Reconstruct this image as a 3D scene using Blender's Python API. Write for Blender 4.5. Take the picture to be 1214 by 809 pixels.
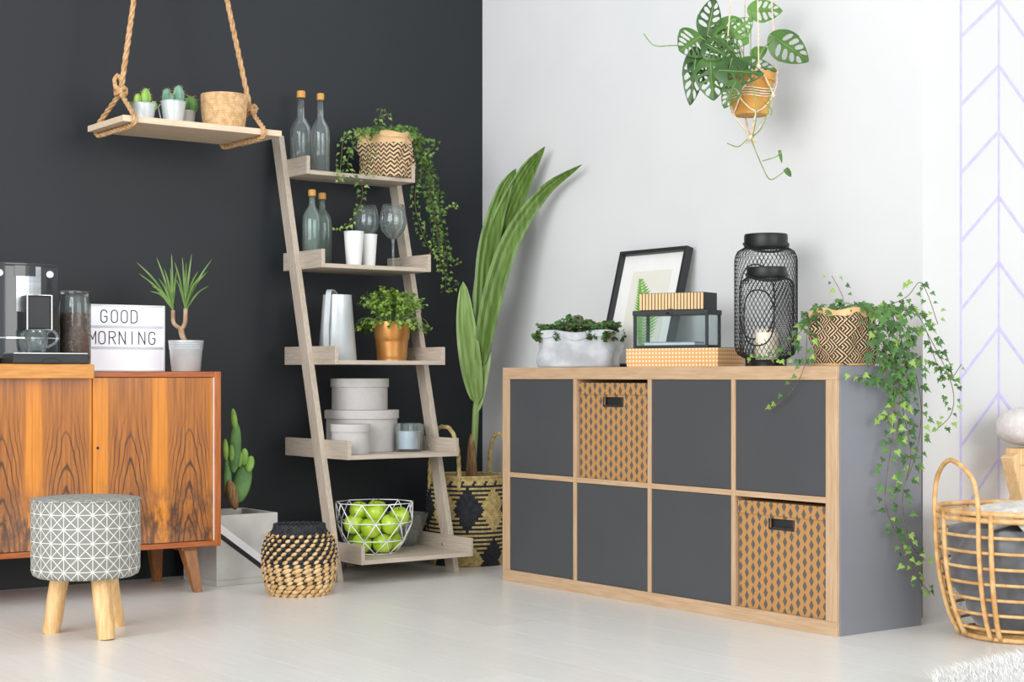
import bpy, bmesh, math, random
from mathutils import Vector, Matrix
R = math.radians
for o in list(bpy.data.objects): bpy.data.objects.remove(o)
scn = bpy.context.scene
COL = scn.collection

# ---------------------------------------------------------------- camera, world, light
F, YAW, CX, CY = 1921.8, 0.6404, 607.0, 445.8          # focal length and horizon in pixels of the 1214x809 frame
CAM = Vector((-3.3934, -4.6105, 0.7216))
FW = Vector((math.sin(YAW), math.cos(YAW), 0)); RT = Vector((math.cos(YAW), -math.sin(YAW), 0))
cd = bpy.data.cameras.new('camera'); cam = bpy.data.objects.new('camera', cd); COL.objects.link(cam)
cam.location = CAM; cam.rotation_euler = (R(90), 0, -YAW)
cd.sensor_width = 36; cd.lens = F/1214*36; cd.shift_y = (CY-404.5)/1214; cd.clip_start = .05
scn.camera = cam
wd = bpy.data.worlds.new('world'); scn.world = wd; wd.use_nodes = True
bg = wd.node_tree.nodes['Background']; bg.inputs['Color'].default_value = (.93, .97, 1, 1); bg.inputs['Strength'].default_value = .98
def area(name, loc, target, sx, sy, power, col=(1, 1, 1)):
    l = bpy.data.lights.new(name, 'AREA'); l.shape = 'RECTANGLE'; l.size = sx; l.size_y = sy; l.energy = power; l.color = col
    o = bpy.data.objects.new(name, l); COL.objects.link(o); o.location = loc
    o.rotation_euler = (Vector(target)-Vector(loc)).to_track_quat('-Z', 'Y').to_euler()
area('window_light_behind_camera', (-.2, -8.0, 2.2), (-.3, .5, .9), 4.6, 2.8, 165, (1, .98, .95))
area('window_light_side', (-6.5, -3.4, 2.3), (.4, -.6, .9), 5.0, 3.2, 350, (.97, .985, 1))
scn.cycles.transparent_max_bounces = 32
vs = scn.view_settings; vs.view_transform = 'Standard'; vs.look = 'None'; vs.gamma = 1; vs.use_curve_mapping = False; vs.exposure = .0

# ---------------------------------------------------------------- pixel to place
def ray(px, py): return FW + RT*((px-CX)/F) + Vector((0, 0, (CY-py)/F))
def atz(px, py, z): d = ray(px, py); return CAM + d*((z-CAM.z)/d.z)
def aty(px, py, y): d = ray(px, py); return CAM + d*((y-CAM.y)/d.y)
def atx(px, py, x): d = ray(px, py); return CAM + d*((x-CAM.x)/d.x)
def dist(p): return (Vector(p)-CAM).dot(FW)
def zof(py, p): return CAM.z + (CY-py)*dist(p)/F

# ---------------------------------------------------------------- mesh helpers
class MB:
    def __init__(s): s.v = []; s.f = []; s.m = []
    def add(s, vs, fs, m=0):
        b = len(s.v); s.v += [tuple(v) for v in vs]; s.f += [tuple(i+b for i in f) for f in fs]; s.m += [m]*len(fs); return s
    def box(s, x0, x1, y0, y1, z0, z1, m=0, M=None):
        vs = [Vector((x, y, z)) for z in (z0, z1) for y in (y0, y1) for x in (x0, x1)]
        if M: vs = [M @ v for v in vs]
        return s.add(vs, [(0, 2, 3, 1), (4, 5, 7, 6), (0, 1, 5, 4), (2, 6, 7, 3), (0, 4, 6, 2), (1, 3, 7, 5)], m)
    def hexa(s, lo, hi, m=0):      # two quads, bottom and top, counter-clockwise from above
        return s.add(list(lo)+list(hi), [(3, 2, 1, 0), (4, 5, 6, 7), (0, 1, 5, 4), (1, 2, 6, 5), (2, 3, 7, 6), (3, 0, 4, 7)], m)
    def lathe(s, prof, n=32, c=(0, 0, 0), m=0, sq=None, cap=True):
        vs = []; fs = []
        for (r, z) in prof:
            for i in range(n):
                a = 2*math.pi*i/n; k = 1
                if sq: k = 1/((abs(math.cos(a))**sq+abs(math.sin(a))**sq)**(1/sq))
                vs.append((c[0]+r*k*math.cos(a), c[1]+r*k*math.sin(a), c[2]+z))
        for j in range(len(prof)-1):
            for i in range(n):
                i2 = (i+1) % n
                fs.append((j*n+i, j*n+i2, (j+1)*n+i2, (j+1)*n+i))
        if cap:
            fs.append(tuple(range(n-1, -1, -1))); fs.append(tuple((len(prof)-1)*n+i for i in range(n)))
        return s.add(vs, fs, m)
    def tube(s, pts, r, n=6, closed=False, m=0, flat=1):
        pts = [Vector(p) for p in pts]; k = len(pts)
        rr = r if isinstance(r, (list, tuple)) else [r]*k
        vs = []; fs = []; up = None
        for i, p in enumerate(pts):
            a = pts[i-1] if (i > 0 or closed) else p; b = pts[(i+1) % k] if (i < k-1 or closed) else p
            t = (b-a); t = t.normalized() if t.length > 1e-9 else Vector((0, 0, 1))
            if up is None: up = Vector((0, 0, 1)) if abs(t.z) < .9 else Vector((1, 0, 0))
            u = (up-t*up.dot(t)); u = u.normalized() if u.length > 1e-6 else t.orthogonal().normalized(); w = t.cross(u); up = u
            for j in range(n):
                an = 2*math.pi*j/n; vs.append(p+u*(rr[i]*flat*math.cos(an))+w*(rr[i]*math.sin(an)))
        for i in range(k if closed else k-1):
            i2 = (i+1) % k
            for j in range(n):
                j2 = (j+1) % n; fs.append((i*n+j, i*n+j2, i2*n+j2, i2*n+j))
        if not closed: fs.append(tuple(range(n-1, -1, -1))); fs.append(tuple((k-1)*n+j for j in range(n)))
        return s.add(vs, fs, m)
    def ball(s, c, rx, ry=None, rz=None, n=10, k=6, m=0, M=None):
        ry = ry or rx; rz = rz or rx; vs = []; fs = []
        for j in range(1, k):
            p = math.pi*j/k
            for i in range(n):
                a = 2*math.pi*i/n; v = Vector((rx*math.sin(p)*math.cos(a), ry*math.sin(p)*math.sin(a), -rz*math.cos(p)))
                vs.append((M @ v if M else v)+Vector(c))
        lo = Vector((0, 0, -rz)); hi = Vector((0, 0, rz)); vs += [(M @ lo if M else lo)+Vector(c), (M @ hi if M else hi)+Vector(c)]
        for j in range(k-2):
            for i in range(n):
                i2 = (i+1) % n; fs.append((j*n+i, j*n+i2, (j+1)*n+i2, (j+1)*n+i))
        L = (k-1)*n
        for i in range(n):
            i2 = (i+1) % n; fs.append((L, i2, i)); fs.append((L+1, (k-2)*n+i, (k-2)*n+i2))
        return s.add(vs, fs, m)
    def mesh(s, name, mats, smooth=False):
        me = bpy.data.meshes.new(name); me.from_pydata(s.v, [], s.f)
        for mt in (mats if isinstance(mats, (list, tuple)) else [mats]): me.materials.append(mt)
        me.polygons.foreach_set('material_index', s.m)
        if smooth: me.polygons.foreach_set('use_smooth', [True]*len(s.f))
        me.update(); return me
    def build(s, name, mats, parent=None, smooth=False, bevel=0, loc=None, sharp=None):
        me = s.mesh(name, mats, smooth)
        if smooth and sharp:
            try: me.set_sharp_from_angle(angle=R(sharp))
            except Exception: pass
        o = link(name, me, parent, loc)
        if bevel:
            b = o.modifiers.new('bevel', 'BEVEL'); b.width = bevel; b.segments = 2; b.limit_method = 'ANGLE'; b.angle_limit = R(40)
        return o
def link(name, data, parent=None, loc=None):
    o = bpy.data.objects.new(name, data); COL.objects.link(o)
    if parent: o.parent = parent
    if loc is not None: o.location = loc
    return o
def tag(o, label, cat, group=None):
    o['label'] = label; o['category'] = cat
    if group: o['group'] = group
    return o
def thing(name, label, cat, loc=(0, 0, 0), rz=0, group=None):
    o = link(name, None, None, loc); o.rotation_euler = (0, 0, rz); o.empty_display_size = .05
    return tag(o, label, cat, group)
def struct(o): o['kind'] = 'structure'; return o
def stuff(o): o['kind'] = 'stuff'; return o
def bez(ps, n):                    # Catmull-Rom through the points
    ps = [Vector(p) for p in ps]; out = []
    q = [ps[0]*2-ps[1]]+ps+[ps[-1]*2-ps[-2]]
    for i in range(1, len(q)-2):
        a, b, c, d = q[i-1:i+3]
        for k in range(n):
            t = k/n; out.append(.5*((2*b)+(c-a)*t+(2*a-5*b+4*c-d)*t*t+(3*b-a-3*c+d)*t**3))
    out.append(ps[-1]); return out

# ---------------------------------------------------------------- materials
def lin(h):
    h = h.lstrip('#'); c = [int(h[i:i+2], 16)/255 for i in (0, 2, 4)]
    return tuple((x/12.92 if x <= .04045 else ((x+.055)/1.055)**2.4) for x in c)+(1,)
class X:                            # a socket with arithmetic
    nt = None
    def __init__(s, k): s.k = k
    @staticmethod
    def op(o, *a):
        n = X.nt.nodes.new('ShaderNodeMath'); n.operation = o
        for i, v in enumerate(a):
            if isinstance(v, X): X.nt.links.new(v.k, n.inputs[i])
            else: n.inputs[i].default_value = v
        return X(n.outputs[0])
    def __add__(s, o): return X.op('ADD', s, o)
    __radd__ = __add__
    def __sub__(s, o): return X.op('SUBTRACT', s, o)
    def __rsub__(s, o): return X.op('SUBTRACT', o, s)
    def __mul__(s, o): return X.op('MULTIPLY', s, o)
    __rmul__ = __mul__
    def __truediv__(s, o): return X.op('DIVIDE', s, o)
    def lt(s, o): return X.op('LESS_THAN', s, o)
    def gt(s, o): return X.op('GREATER_THAN', s, o)
    def fr(s): return X.op('FRACT', s)
    def fl(s): return X.op('FLOOR', s)
    def ab(s): return X.op('ABSOLUTE', s)
    def mn(s, o): return X.op('MINIMUM', s, o)
    def mx(s, o): return X.op('MAXIMUM', s, o)
    def mod(s, o): return X.op('FLOORED_MODULO', s, o)
    def pw(s, o): return X.op('POWER', s, o)
    def sin(s): return X.op('SINE', s)
    def ss(s, a, b):
        n = X.nt.nodes.new('ShaderNodeMapRange'); n.interpolation_type = 'SMOOTHSTEP'; X.nt.links.new(s.k, n.inputs[0]); n.inputs[1].default_value = a; n.inputs[2].default_value = b
        return X(n.outputs[0])
def coords(kind='Object'):
    n = X.nt.nodes.new('ShaderNodeTexCoord'); s = X.nt.nodes.new('ShaderNodeSeparateXYZ'); X.nt.links.new(n.outputs[kind], s.inputs[0])
    return [X(k) for k in s.outputs]
def noise(scale, detail=3, sc=(1, 1, 1), rough=.5):
    n = X.nt.nodes.new('ShaderNodeTexNoise'); n.inputs['Scale'].default_value = scale; n.inputs['Detail'].default_value = detail; n.inputs['Roughness'].default_value = rough
    t = X.nt.nodes.new('ShaderNodeTexCoord'); mp = X.nt.nodes.new('ShaderNodeMapping'); mp.inputs['Scale'].default_value = sc
    X.nt.links.new(t.outputs['Object'], mp.inputs[0]); X.nt.links.new(mp.outputs[0], n.inputs['Vector'])
    return X(n.outputs['Fac'])
def mix(fac, a, b):
    n = X.nt.nodes.new('ShaderNodeMix'); n.data_type = 'RGBA'
    if isinstance(fac, X): X.nt.links.new(fac.k, n.inputs[0])
    else: n.inputs[0].default_value = fac
    for i, c in ((6, a), (7, b)):
        if isinstance(c, X): X.nt.links.new(c.k, n.inputs[i])
        else: n.inputs[i].default_value = lin(c) if isinstance(c, str) else c
    return X(n.outputs[2])
def mat(name, col, rough=.5, metal=0, fn=None, bump=None, bstr=.2, bdist=.002, **kw):
    m = bpy.data.materials.new(name); m.use_nodes = True; nt = m.node_tree; X.nt = nt
    b = nt.nodes['Principled BSDF']; b.inputs['Base Color'].default_value = lin(col); b.inputs['Roughness'].default_value = rough; b.inputs['Metallic'].default_value = metal
    for k, v in kw.items(): b.inputs[k.replace('_', ' ')].default_value = v
    if fn: nt.links.new(fn().k, b.inputs['Base Color'])
    if bump:
        n = nt.nodes.new('ShaderNodeBump'); n.inputs['Strength'].default_value = bstr; n.inputs['Distance'].default_value = bdist
        nt.links.new(bump().k, n.inputs['Height']); nt.links.new(n.outputs[0], b.inputs['Normal'])
    return m
def vary(a, b, scale=20, detail=3, sc=(1, 1, 1), lo=.35, hi=.65): return lambda: mix(noise(scale, detail, sc).ss(lo, hi), a, b)
def wood(name, a, b, axis=0, rough=.5, s=9):
    sc = [14, 14, 14]; sc[axis] = .9
    return mat(name, a, rough, fn=lambda: mix(noise(s, 5, sc, .65).ss(.3, .72), a, b), bump=lambda: noise(s*2, 4, sc), bstr=.12)
M = {}
M['dark_wall'] = mat('dark_wall', '#1f2327', .5, fn=vary('#1e2226', '#22262a', 1.2, 2), Specular_IOR_Level=.4, bump=lambda: noise(180, 3), bstr=.06, bdist=.001)
M['white_wall'] = mat('white_wall', '#dcdcdc', .8, fn=vary('#dadbdb', '#dedede', 2), bump=lambda: noise(220, 3), bstr=.05, bdist=.001)
M['tape'] = mat('purple_tape', '#c9c1e8', .6, fn=vary('#c5bde6', '#cec7ea', 30))
def plank_col():
    o = X.nt.nodes.new('ShaderNodeObjectInfo'); rnd = X(o.outputs['Random'])
    g = noise(6, 4, (10, .8, 1)).ss(.3, .7)
    return mix(g*.55+rnd*.45, '#e0ddd6', '#e9e7e2')
M['plank'] = mat('plank', '#d0cbc3', .30, fn=plank_col, Specular_IOR_Level=.45)
M['floor_base'] = mat('floor_base', '#b9b3a9', .6)
M['oak'] = wood('oak_edge', '#c9ab8b', '#b89672', 1, .5)
M['oak_v'] = wood('oak_edge_upright', '#c9ab8b', '#b89672', 2, .5)
M['slate_panel'] = mat('slate_panel', '#474a4d', .45, fn=vary('#46494c', '#494b4e', 4))
M['grey_side'] = mat('grey_side_panel', '#7d8087', .33, fn=vary('#7c7f86', '#7f8289', 3))
M['grey_wood'] = wood('washed_wood', '#c6b9aa', '#b0a190', 2, .6, 12)
M['grey_wood_y'] = wood('washed_wood_deep', '#c6b9aa', '#b0a190', 1, .6, 12)
M['grey_wood_x'] = wood('washed_wood_long', '#c8bbac', '#b5a796', 0, .6, 12)
M['pale_wood'] = wood('pale_shelf_wood', '#e6d2b8', '#d8bf9f', 0, .55)
M['birch'] = wood('birch_leg', '#e8c38f', '#d2a265', 2, .55)
M['board_wood'] = wood('board_wood', '#d99a4e', '#bd7a34', 0, .4)
M['pine'] = wood('pine', '#ecc998', '#dcb27c', 2, .5)
M['cred_case'] = wood('credenza_case', '#b5642c', '#93481b', 0, .25)
M['cred_case_v'] = wood('credenza_case_upright', '#b96a30', '#98501f', 2, .25)
M['cred_leg'] = wood('credenza_leg', '#a06b3a', '#7e4f27', 2, .35)
def veneer():
    x, y, z = coords()
    u = ((x+.085)/.205+.5+(noise(5, 2, (1, 1, .6))-.5)*.12).fr()
    m = ((u-.5).ab())*2
    h = z-.17
    t = h*2.6+m.pw(1.5)*1.75+(noise(9, 4, (1.2, 1, .8))-.5)*.42
    ring = ((t*4.2).fr()-.5).ab()*2
    line = ring.ss(.62, .99)*(1-h.ss(.30, .46))
    fig = (1-m.ss(.50, .78))
    low = (1-h.ss(.08, .26))
    burl = noise(16, 6, (1.6, 1, .7), .7).ss(.38, .66)
    grain = noise(14, 5, (9, 1, .35), .6).ss(.35, .7)
    base = mix(grain, '#dd8a22', '#c47416')
    mid = mix(grain, '#a8641f', '#774014')
    c = mix(fig*.80, base, mid)
    edge = m.ss(.56, .66)*(1-m.ss(.70, .80))
    c = mix(edge*.35, c, '#5c2a10')
    c = mix(line*fig*.9, c, '#341708')
    return mix(low*burl*.95, c, '#33190c')
M['veneer'] = mat('flame_veneer', '#c9781f', .16, fn=veneer, Coat_Weight=.5, Coat_Roughness=.05)
M['black_metal'] = mat('black_metal', '#1d1e20', .42, .3, fn=vary('#1b1c1e', '#212224', 30))
M['black_paint'] = mat('black_paint', '#26282a', .5, fn=vary('#252729', '#292b2d', 20))
M['black_gloss'] = mat('black_gloss_plastic', '#2a2d31', .12, fn=vary('#292c30', '#2d3034', 8), Coat_Weight=.5)
M['chrome'] = mat('chrome', '#d8dadb', .12, 1, fn=vary('#d5d7d8', '#dcdedf', 15))
M['steel'] = mat('brushed_steel', '#b9bdc0', .28, .9, fn=vary('#b0b5b8', '#c3c7c9', 6, 3, (1, 1, 12)))
M['zinc'] = mat('zinc', '#d2dbde', .36, .3, fn=vary('#c3cacd', '#d5dadd', 9, 4))
M['copper'] = mat('copper', '#c58a4c', .34, .7, fn=vary('#bb7f43', '#d09a5c', 7, 4))
M['rope'] = mat('rope', '#c49a6b', .9, fn=vary('#b98c5c', '#d2ac80', 60, 3), bump=lambda: noise(300, 2), bstr=.4)
def glass(name, col, haze=.06, ior=1.45, gloss=1.0):      # thin-walled glass: clear, with a fresnel sheen and a little milkiness
    m = bpy.data.materials.new(name); m.use_nodes = True; nt = m.node_tree; nt.nodes.clear(); X.nt = nt
    out = nt.nodes.new('ShaderNodeOutputMaterial'); tr = nt.nodes.new('ShaderNodeBsdfTransparent'); gl = nt.nodes.new('ShaderNodeBsdfGlossy'); df = nt.nodes.new('ShaderNodeBsdfDiffuse')
    tr.inputs[0].default_value = lin(col); gl.inputs[0].default_value = (1, 1, 1, 1); gl.inputs['Roughness'].default_value = .03; df.inputs[0].default_value = lin('#e6ecea')
    fz = nt.nodes.new('ShaderNodeFresnel'); fz.inputs[0].default_value = ior; fac = X(fz.outputs[0])*gloss
    m1 = nt.nodes.new('ShaderNodeMixShader'); nt.links.new(fac.k, m1.inputs[0]); nt.links.new(tr.outputs[0], m1.inputs[1]); nt.links.new(gl.outputs[0], m1.inputs[2])
    m2 = nt.nodes.new('ShaderNodeMixShader'); m2.inputs[0].default_value = haze; nt.links.new(m1.outputs[0], m2.inputs[1]); nt.links.new(df.outputs[0], m2.inputs[2])
    nt.links.new(m2.outputs[0], out.inputs[0]); return m
M['glass'] = glass('clear_glass', '#f4f8f8', .10)
M['pane'] = glass('pane_glass', '#f6fafa', .01, 1.4, .4)
M['glass_thin'] = glass('thin_clear_glass', '#f6fafa', .035, 1.45, .75)
M['glass_green'] = glass('greenish_glass', '#dcebe6', .09)
M['cork'] = wood('bottle_cap_wood', '#d9a55c', '#bf863e', 2, .6, 30)
M['white_plastic'] = mat('white_plastic', '#eceef2', .4, fn=vary('#ebedf1', '#eef0f4', 6))
M['white_ceramic'] = mat('white_ceramic', '#ecedec', .35, fn=vary('#eaebea', '#efefee', 10))
M['white_wire'] = mat('white_wire', '#f3f3f3', .4, fn=vary('#f0f0f0', '#f6f6f6', 20))
def lbx():
    m = mat('lightbox_panel', '#f1f3f8', .5, fn=vary('#eef0f6', '#f4f5fa', 5)); b = m.node_tree.nodes['Principled BSDF']
    b.inputs['Emission Color'].default_value = (.93, .95, 1, 1); b.inputs['Emission Strength'].default_value = .22; return m
M['lightbox'] = lbx()
M['ink'] = mat('ink', '#35363a', .6, fn=vary('#333438', '#38393d', 30))
M['rail'] = mat('lightbox_rail', '#d6d8e2', .4, fn=vary('#d3d5df', '#dadce6', 12))
M['box_grey'] = mat('grey_card', '#bdbab7', .75, fn=vary('#bab7b4', '#c0bdba', 25), bump=lambda: noise(250, 3), bstr=.1)
M['concrete'] = mat('concrete', '#c9c8c3', .8, fn=vary('#bdbcb6', '#d0cfca', 7, 5), bump=lambda: noise(60, 5), bstr=.2)
M['white_stripe'] = mat('white_stripe', '#f0f0f2', .6, fn=vary('#eeeef0', '#f3f3f5', 12))
M['soil'] = mat('soil', '#4b3a2c', .95, fn=vary('#3a2c20', '#5e4a38', 60), bump=lambda: noise(90, 4), bstr=.8, bdist=.01)
M['gravel'] = mat('gravel', '#7d6652', .95, fn=vary('#5f4b3a', '#9a8269', 90), bump=lambda: noise(120, 4), bstr=.8, bdist=.01)
M['bean'] = mat('coffee_bean', '#6a4332', .5, fn=vary('#54321f', '#7d523f', 130))
def leafm(name, a, b, s=25, rough=.45): return mat(name, a, rough, fn=vary(a, b, s, 3), Subsurface_Weight=0.0, Specular_IOR_Level=.4)
M['ivy'] = leafm('ivy_leaf', '#557f3a', '#456e30', 60); M['ivy_dark'] = leafm('ivy_leaf_dark', '#426530', '#345427', 60); M['ivy_light'] = leafm('ivy_leaf_young', '#92b350', '#7da243', 60)
M['ivy2'] = leafm('trailing_leaf', '#6a9140', '#567a31', 60); M['ivy2_dark'] = leafm('trailing_leaf_dark', '#4c6c2d', '#3c5824', 60); M['ivy2_light'] = leafm('trailing_leaf_young', '#8fb055', '#7b9c44', 60)
M['stem'] = mat('stem', '#6b5a38', .7, fn=vary('#5f5233', '#7b6a44', 40)); M['green_stem'] = mat('green_stem', '#7d9a52', .6, fn=vary('#6f8c47', '#8aa75f', 40))
M['herb'] = leafm('herb_leaf', '#8ba646', '#6f8f35', 40); M['herb_dark'] = leafm('herb_leaf_dark', '#64832f', '#526f26', 40)
M['moss'] = leafm('small_leaf', '#4f7a3a', '#3d6630', 40); M['moss_red'] = leafm('reddish_small_leaf', '#566039', '#5d4f36', 40)
M['monstera'] = leafm('monstera_leaf', '#4c7131', '#3d6028', 18, .35); M['monstera_dark'] = leafm('monstera_leaf_dark', '#3d622c', '#305024', 18, .35); M['monstera_light'] = leafm('monstera_leaf_light', '#648f41', '#527e35', 18, .35)
def stripes(a, b, k):
    def g():
        x, y, z = coords(); return mix((noise(4, 2, (30, 30, .6))).ss(.35, .65), a, b)
    return g
M['palm'] = mat('palm_leaf', '#5c7834', .45, fn=vary('#516d2b', '#6c8742', 16, 3, (4, 4, .5))); M['palm_light'] = mat('palm_leaf_light', '#86a05c', .45, fn=vary('#7a9550', '#93ab6a', 16, 3, (4, 4, .5)))
M['husk'] = mat('palm_husk', '#94714c', .8, fn=vary('#7f5f3d', '#a9865d', 30, 3, (6, 6, .6)))
M['dracaena'] = leafm('dracaena_leaf', '#728f45', '#557536', 20); M['trunk'] = mat('dracaena_trunk', '#a98a6c', .8, fn=vary('#997a5d', '#bb9d80', 40))
M['cactus'] = mat('cactus', '#5f8a4c', .6, fn=vary('#527d42', '#6f9a58', 18), bump=lambda: noise(70, 2), bstr=.3); M['cactus_light'] = mat('cactus_pad_young', '#86b04e', .55, fn=vary('#7aa546', '#93bb5b', 25))
M['cactus_blue'] = mat('cactus_bluish', '#6f9a84', .65, fn=vary('#628c76', '#7da892', 30)); M['spine'] = mat('spine', '#c8a35a', .7, fn=vary('#ba934c', '#d6b46c', 30))
M['apple'] = mat('apple', '#a9cc2e', .25, fn=vary('#9cc224', '#bcd845', 14, 3), Coat_Weight=.3); M['apple_stem'] = mat('apple_stem', '#5d4a2a', .8, fn=vary('#524024', '#6a5532', 30))
M['wicker'] = mat('wicker', '#d4ae80', .75, fn=vary('#c89f6e', '#debb8f', 60)); M['straw'] = mat('straw', '#d8b27c', .8, fn=vary('#c69d66', '#e4c391', 50)); M['straw_black'] = mat('dyed_straw', '#26272b', .8, fn=vary('#1f2024', '#303136', 50))
M['bag_straw'] = mat('bag_straw', '#c3ab6e', .8, fn=vary('#b2995b', '#d2bd85', 60)); M['rattan'] = mat('rattan', '#d7a868', .5, fn=vary('#c8955a', '#e2ba80', 25))
M['kraft'] = mat('kraft_paper', '#d3ab78', .8, fn=vary('#caa06c', '#dab585', 25)); M['paper_grey'] = mat('washed_grey_paper', '#bcc0c4', .75, fn=vary('#acb1b6', '#c8cbce', 14, 5), bump=lambda: noise(40, 5), bstr=.3, bdist=.006)
M['wool_white'] = mat('cream_blanket', '#d6d0c8', .95, fn=vary('#cbc4bb', '#dfdad3', 50), bump=lambda: noise(160, 3), bstr=.5); M['velvet_grey'] = mat('grey_velvet', '#6c6d70', .8, fn=vary('#5c5d60', '#7c7d80', 8, 4), Sheen_Weight=.4)
M['cushion'] = mat('cushion', '#d3ccc9', .95, fn=vary('#cdc6c3', '#d9d2cf', 60), bump=lambda: noise(200, 3), bstr=.4); M['fur'] = mat('fur', '#f2f1ee', .9, fn=vary('#eeede9', '#f6f5f3', 30))
M['candle'] = mat('candle_wax', '#efe6d2', .5, fn=vary('#ebe1cb', '#f3ebda', 15)); M['pale_candle'] = mat('lilac_wax', '#c9cedb', .5, fn=vary('#c4c9d7', '#cfd4e0', 15))
M['mat_white'] = mat('picture_mat', '#f1f0ec', .7, fn=vary('#efeeea', '#f3f2ef', 8)); M['print_paper'] = mat('print_paper', '#e6e3d8', .7, fn=vary('#e4e1d5', '#e9e6dc', 8)); M['fern'] = leafm('fern_print', '#7fb548', '#63a03a', 30)
M['blue_book'] = mat('blue_cover', '#6f93c4', .5, fn=vary('#678bbd', '#7a9ccb', 12)); M['paper'] = mat('paper_pages', '#eeeae0', .8, fn=vary('#e9e5da', '#f2eee6', 20))
M['terracotta'] = mat('ochre_pot', '#cd9544', .7, fn=vary('#c08838', '#d8a356', 14)); M['macrame'] = mat('macrame_cord', '#e3d0b4', .9, fn=vary('#d8c3a4', '#ecdcc4', 60))
def stool_fab():
    x, y, z = coords(); at2 = X.op('ARCTAN2', y, x); a = .0385
    nz = X.nt.nodes.new('ShaderNodeTexCoord'); sp = X.nt.nodes.new('ShaderNodeSeparateXYZ'); X.nt.links.new(nz.outputs['Normal'], sp.inputs[0]); top = X(sp.outputs[2]).gt(.7)
    def lines(u, v):
        fu = (u/a).fr(); fv = (v/a).fr()
        l1 = (fu-.5).ab().gt(.476); l2 = (fv-.5).ab().gt(.476)
        d1 = ((fu-fv).ab()).lt(.036); d2 = ((fu+fv-1).ab()).lt(.036)
        return l1.mx(l2).mx(d1).mx(d2)
    side = lines(at2*(a*24/(2*math.pi)), z); t = lines(x, y)
    return mix((side*(1-top)+t*top*.6), '#84847d', '#e6e4dc')
M['stool_fabric'] = mat('geometric_fabric', '#a3a39c', .9, fn=stool_fab, bump=lambda: noise(400, 2), bstr=.2)
def lozenge():
    x, y, z = coords(); w, h = .0255, .034
    i = (y/w).fl(); fu = ((y/w).fr()-.5).ab(); fv = (((z/h)+(i.mod(2))*.5).fr()-.5).ab()
    return mix((fu/.34+fv/.46).lt(1.0).mx((fu.lt(.15))*(fv.lt(.27))), '#b5854f', '#5b5751')
M['lozenge'] = mat('lozenge_card', '#cb9757', .8, fn=lozenge)
def dots():
    x, y, z = coords(); a = .0125
    def d(u, v):
        fu = (u/a).fr()-.5; fv = (v/a).fr()-.5; return (fu*fu+fv*fv).lt(.075)
    g = X.nt.nodes.new('ShaderNodeTexCoord'); sp = X.nt.nodes.new('ShaderNodeSeparateXYZ'); X.nt.links.new(g.outputs['Normal'], sp.inputs[0])
    f = X(sp.outputs[0]).ab().gt(.7); t = X(sp.outputs[2]).ab().gt(.7)
    return mix(d(y, z)*f+d(x, z)*((1-f)*(1-t))+d(x, y)*t, '#e0ab6c', '#f6e3c8')
M['dots'] = mat('dotted_card', '#e0ab6c', .7, fn=dots)
def zigzag():
    x, y, z = coords(); u = X.op('ARCTAN2', y, x)*(22/(2*math.pi))
    t = ((z+((u.fr()-.5).ab())*.026)/.0165).fr()
    return mix((t-.5).ab().lt(.23)*z.lt(.13), '#dcb98a', '#2e2c33')
M['zigzag'] = mat('zigzag_paper', '#dcb98a', .8, fn=zigzag, bump=lambda: noise(40, 4), bstr=.4, bdist=.004)
def nested():
    x, y, z = coords(); u = X.op('ARCTAN2', y, x)*(10/(2*math.pi)); v = z/.052
    p = (u+v).fr(); q = (u-v).fr()
    w = p.mx(q); k = ((w*4.6).fr()-.5).ab().lt(.30)
    return mix(k, '#d9b88c', '#2b2622')
M['nested'] = mat('nested_diamond_paper', '#d9b88c', .8, fn=nested, bump=lambda: noise(40, 4), bstr=.4, bdist=.004)

# ================================================================ the room
YD, XW, YE = .79, .48, -1.464       # dark wall, white wall, outer corner of the white wall
fl = struct(MB().box(-5, 3.2, -7, YD+.1, -.10, -.004).build('floor', M['floor_base']))
pl_w, pl_l = .19, 1.28
rnd = random.Random(4)
plank_me = {}
for c in range(-17, 5):
    x0 = XW+c*pl_w; x1 = x0+pl_w
    y = (YD if c < 0 else YE); off = rnd.random()*pl_l
    first = True
    while y > -3.6:
        l = off if first and off > .15 else pl_l; first = False
        me = MB().box(.0006, pl_w-.0006, -l+.0006, -.0006, -.006, 0).mesh('plank', M['plank'])
        link('plank', me, fl, (x0, y, 0)); y -= l
struct(MB().box(-5, XW+.12, YD, YD+.12, -.004, 2.9).build('wall_back', M['dark_wall']))
struct(MB().box(XW, XW+.12, YE+.12, YD, -.004, 2.9).build('wall_right', M['white_wall']))
we = struct(MB().box(XW, 3.2, YE, YE+.12, -.004, 2.9).build('wall_end', M['white_wall']))
def strip(a, b, e=.0004):
    a, b = Vector(a), Vector(b); d = (b-a).normalized(); n = Vector((-d.y, d.x))*.0056
    q = [a+n, a-n, b-n, b+n]
    mb = MB(); mb.add([(p.x, YE-e, p.y) for p in q]+[(p.x, YE+.001, p.y) for p in q], [(0, 1, 2, 3), (0, 4, 5, 1), (1, 5, 6, 2), (2, 6, 7, 3), (3, 7, 4, 0)])
    mb.build('tape_strip', M['tape'], we)
for x in (.658, .844, 1.03): strip((x, .02), (x, 2.6))
for k in range(-3, 9):
    zj, zp = 1.757-.2085*k, 1.894-.2045*k
    if zj > .03: strip((.658, zj), (.844, zp), .0008); strip((1.03, zj), (.844, zp), .0012)

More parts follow.
